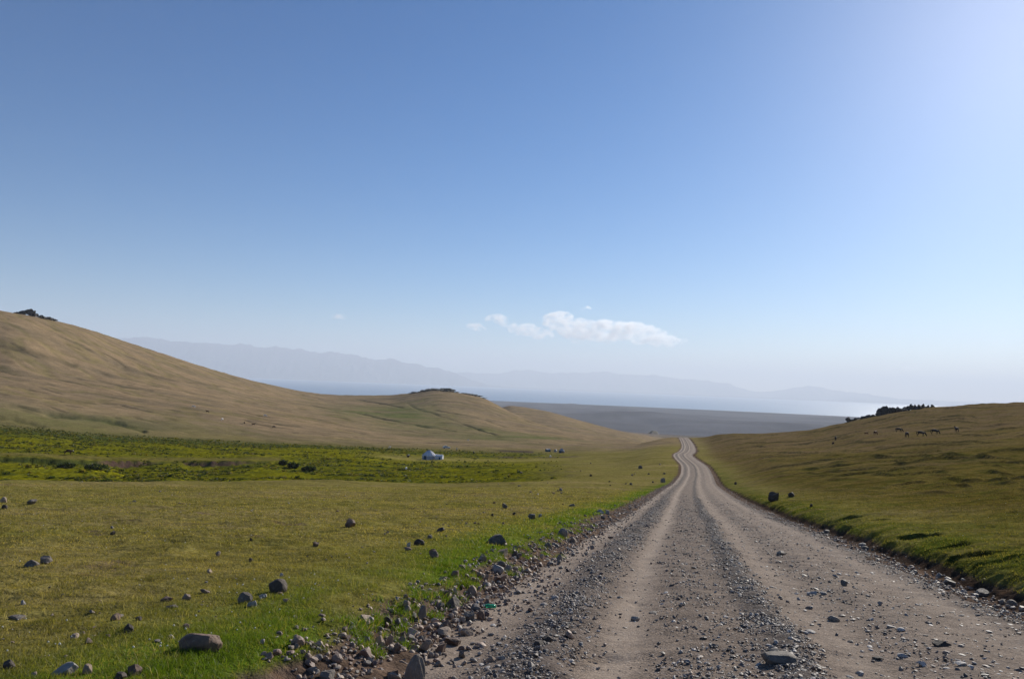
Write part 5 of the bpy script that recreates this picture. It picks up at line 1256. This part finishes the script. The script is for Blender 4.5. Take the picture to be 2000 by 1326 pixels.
# person in pale clothes
def person():
    g, d = hit(892, 881, 5, 2500)
    o = empty('person', g, math.radians(200), label='person in pale clothes standing in the meadow between the car and the yurt annex', category='person')
    pts = [(0, 0, 0.95, (0.16, 0.12)), (0, 0, 1.22, (0.15, 0.11)), (0, 0, 1.42, (0.17, 0.10)), (0, 0, 1.54, 0.055), (0, 0, 1.66, (0.085, 0.10)), (0, 0, 1.76, 0.07)]
    e = [(0, 1), (1, 2), (2, 3), (3, 4), (4, 5)]
    for s in (-1, 1):
        b = len(pts); pts += [(0.10 * s, 0, 0.84, 0.09), (0.11 * s, 0.02, 0.48, 0.06), (0.11 * s, 0, 0.09, 0.045), (0.12 * s, 0.12, 0.03, 0.04)]; e += [(0, b), (b, b + 1), (b + 1, b + 2), (b + 2, b + 3)]
        b = len(pts); pts += [(0.20 * s, 0, 1.40, 0.06), (0.26 * s, 0.02, 1.12, 0.045), (0.27 * s, 0.08, 0.86, 0.035), (0.27 * s, 0.10, 0.76, 0.03)]; e += [(2, b), (b, b + 1), (b + 1, b + 2), (b + 2, b + 3)]
    sk = NT('skin'); link_body(o, skin_mesh('body', pts, e), sk.done((0.42, 0.26, 0.18), None, 0.6), 'body')
    w = NT('pale_cotton'); PC = w.done((0.70, 0.68, 0.64), None, 0.9); dk = NT('dark_trousers'); DT = dk.done((0.05, 0.05, 0.06), None, 0.9)
    pts = [(0, 0, 1.15, (0.19, 0.15)), (0, 0, 0.88, (0.20, 0.16)), (0, 0, 1.44, (0.19, 0.12))]; e = [(0, 1), (0, 2)]
    for s in (-1, 1):
        b = len(pts); pts += [(0.21 * s, 0, 1.41, 0.075), (0.27 * s, 0.02, 1.12, 0.06), (0.28 * s, 0.08, 0.88, 0.05)]; e += [(2, b), (b, b + 1), (b + 1, b + 2)]
    link_body(o, skin_mesh('shirt', pts, e), PC, 'shirt')
    pts = [(0, 0, 0.92, (0.18, 0.14))]; e = []
    for s in (-1, 1):
        b = len(pts); pts += [(0.10 * s, 0, 0.82, 0.11), (0.11 * s, 0.02, 0.48, 0.08), (0.11 * s, 0, 0.12, 0.07)]; e += [(0, b), (b, b + 1), (b + 1, b + 2)]
    link_body(o, skin_mesh('trousers', pts, e), DT, 'trousers')
    link_body(o, skin_mesh('hair', [(0, -0.02, 1.70, 0.095), (0, -0.01, 1.79, 0.08)], [(0, 1)]), COAT['black'], 'hair')
person()
# belongings on the meadow left of the yurt
g, d = hit(797, 893, 5, 2500)
o = empty('handcart', g, math.radians(6), label='dark wooden handcart with a white sack on it, left of the large yurt', category='cart')
boxes('tray', [(0, 0, 0.62, 1.6, 0.9, 0.08, 0), (0, -0.45, 0.78, 1.6, 0.05, 0.3, 0), (0, 0.45, 0.78, 1.6, 0.05, 0.3, 0), (-0.8, 0, 0.78, 0.05, 0.84, 0.3, 0)], M_WOOD, o)
for s in (-1, 1):
    b = bmesh.new(); bmesh.ops.create_cone(b, cap_ends=True, segments=20, radius1=0.42, radius2=0.42, depth=0.08, matrix=Matrix.Translation((0.0, 0.55 * s, 0.42)) @ Matrix.Rotation(math.pi / 2, 4, 'X'))
    me = bpy.data.meshes.new('wheel'); b.to_mesh(me); b.free(); link('wheel', me, COAT['black'], o)
boxes('handle', [(1.3, s * 0.3, 0.62, 1.2, 0.06, 0.06, 0) for s in (-1, 1)], M_WOOD, o)
p_, f_ = stone(77, 'round', 3)
o2 = link('sack', new_mesh('sack', p_ * np.array((0.42, 0.35, 0.28)), f_), FELT, label='white sack lying on the handcart left of the large yurt', category='sack'); o2.location = (g.x + 0.2, g.y, g.z + 0.92)

# green drinks bottle thrown on the rubble
g, d = hit(957, 1189)
o = empty('plastic_bottle', (g.x, g.y, g.z + 0.035), 0, label='crushed bright green plastic bottle lying on the rubble bank', category='bottle')
bm_ = NT('green_bottle_plastic'); bm_.b.inputs['Transmission Weight'].default_value = 0.35; BG = bm_.done((0.03, 0.42, 0.22), None, 0.2)
s_ = 1.0
b_ = lathe('bottle_body', [(0.0, -0.09), (0.028, -0.09), (0.030, -0.05), (0.027, -0.01), (0.031, 0.03), (0.028, 0.06), (0.012, 0.085), (0.012, 0.105)], 20, BG, o)
cp = NT('pale_cap_plastic'); c_ = lathe('cap', [(0.0, 0.122), (0.0145, 0.122), (0.0145, 0.10)], 16, cp.done((0.55, 0.75, 0.62), None, 0.4), o)
o.rotation_euler = (math.radians(80), 0, math.radians(-62)); o.scale = (0.75,) * 3
# ------------------------------------------------------------------ clouds
def cloud(name, lobes, lab, dist_, group=None, dens=0.0022):
    """lobes: (px, py, w, h) in the frame, at a distance; puffy shells filled with drifting vapour"""
    cx = sum(l[0] for l in lobes) / len(lobes); cy = sum(l[1] for l in lobes) / len(lobes)
    v = pdir(cx, cy); C = v * dist_
    Vs = []; Fs = []; off = 0
    for i, (px, py, w, h) in enumerate(lobes):
        p, f = ICO[3]; q = p * (1 + 0.28 * n3(p, 1.5, 7 + i + int(px)) + 0.14 * n3(p, 4, 9 + i))[:, None]
        c = pdir(px, py) * dist_ - C
        q = q * np.array((w / F * dist_ / 2, w / F * dist_ / 2 * 0.9, h / F * dist_ / 2)) + np.array(c)
        Vs.append(q); Fs.append(f + off); off += len(q)
    me = new_mesh(name, np.concatenate(Vs), np.concatenate(Fs))
    o = link(name, me, None, kind='stuff'); o.location = C
    rmh = o.modifiers.new('one_shell', 'REMESH'); rmh.mode = 'VOXEL'; rmh.voxel_size = dist_ * 1.6 / F
    dg = bpy.context.evaluated_depsgraph_get(); me2 = bpy.data.meshes.new_from_object(o.evaluated_get(dg)); o.modifiers.clear(); o.data = me2
    me2.materials.clear(); me2.materials.append(CLM)
    for pl in me2.polygons: pl.use_smooth = True
    return o
CLM = bpy.data.materials.new('cloud_vapour'); CLM.use_nodes = True
t = CLM.node_tree
for nd in list(t.nodes):
    if nd.type == 'BSDF_PRINCIPLED': t.nodes.remove(nd)
pv = t.nodes.new('ShaderNodeVolumePrincipled'); pv.inputs['Color'].default_value = (1, 1, 1, 1); pv.inputs['Anisotropy'].default_value = 0.6
tc = t.nodes.new('ShaderNodeNewGeometry'); mp = t.nodes.new('ShaderNodeMapping'); mp.inputs['Scale'].default_value = (0.0016, 0.0016, 0.0024)
nz = t.nodes.new('ShaderNodeTexNoise'); nz.inputs['Scale'].default_value = 1.0; nz.inputs['Detail'].default_value = 7; nz.inputs['Roughness'].default_value = 0.68
mr = t.nodes.new('ShaderNodeMapRange'); mr.inputs[1].default_value = 0.44; mr.inputs[2].default_value = 0.66; mr.inputs[3].default_value = 0.0; mr.inputs[4].default_value = 0.0032
t.links.new(tc.outputs['Position'], mp.inputs[0]); t.links.new(mp.outputs[0], nz.inputs['Vector']); t.links.new(nz.outputs['Fac'], mr.inputs[0]); t.links.new(mr.outputs[0], pv.inputs['Density'])
t.links.new(pv.outputs[0], t.nodes['Material Output'].inputs['Volume'])
CLM.cycles.volume_step_rate = 1.0
rr = random.Random(4)
def row(pts, hh, jit=5):
    L = []
    for (a, b) in zip(pts[:-1], pts[1:]):
        n = max(2, int((b[0] - a[0]) / 11))
        for i in range(n):
            q = i / n; x = a[0] + (b[0] - a[0]) * q; y = a[1] + (b[1] - a[1]) * q; s = a[2] + (b[2] - a[2]) * q
            L.append((x + rr.uniform(-3, 3), y + rr.uniform(-jit, jit) * 0.4 + s * 0.3, s * rr.uniform(1.0, 1.7), s * rr.uniform(0.8, 1.35)))
    return L
CD = 62000.0
cloud('cloud', row([(1072, 628, 20), (1092, 614, 34), (1118, 632, 40), (1160, 638, 40), (1215, 634, 38), (1260, 640, 40), (1292, 652, 32), (1315, 662, 14), (1352, 663, 7)], 1), 'a', CD)
cloud('cloud', row([(956, 618, 15), (975, 618, 20), (1000, 634, 22), (1040, 638, 26), (1065, 645, 22), (1085, 650, 16)], 1), 'b', CD)
cloud('cloud', row([(918, 633, 12), (935, 636, 14), (950, 641, 7)], 1), 'c', CD)
cloud('cloud', row([(1133, 602, 6), (1145, 602, 8), (1157, 604, 4)], 1), 'd', CD)
cloud('cloud', row([(645, 615, 8), (662, 616, 12), (677, 619, 8)], 1), 'e', CD)
cloud('cloud', row([(1735, 716, 7), (1760, 717, 9), (1788, 718, 6)], 1, 2), 'f', CD * 0.85)
cloud('cloud', row([(1922, 697, 4), (1938, 698, 6), (1952, 699, 4)], 1, 2), 'g', CD * 0.85)
# ------------------------------------------------------------------ haze
def haze():
    x0, x1, y0, y1, z0, z1 = -60000, 60000, -20000, 71500, -330, 1900
    me = new_mesh('haze', [(x0, y0, z0), (x1, y0, z0), (x1, y1, z0), (x0, y1, z0), (x0, y0, z1), (x1, y0, z1), (x1, y1, z1), (x0, y1, z1)],
                  [(0, 3, 2, 1), (4, 5, 6, 7), (0, 1, 5, 4), (1, 2, 6, 5), (2, 3, 7, 6), (3, 0, 4, 7)], False)
    m = bpy.data.materials.new('haze_air'); m.use_nodes = True; t = m.node_tree
    for nd in list(t.nodes):
        if nd.type == 'BSDF_PRINCIPLED': t.nodes.remove(nd)
    v = t.nodes.new('ShaderNodeVolumePrincipled')
    v.inputs['Color'].default_value = HAZE_C
    v.inputs['Density'].default_value = HAZE_D
    v.inputs['Anisotropy'].default_value = HAZE_G
    t.links.new(v.outputs[0], t.nodes['Material Output'].inputs['Volume'])
    link('haze', me, m, kind='stuff')
HAZE_C = (0.83, 0.90, 1.0, 1); HAZE_D = 4.9e-5; HAZE_G = 0.15
haze()
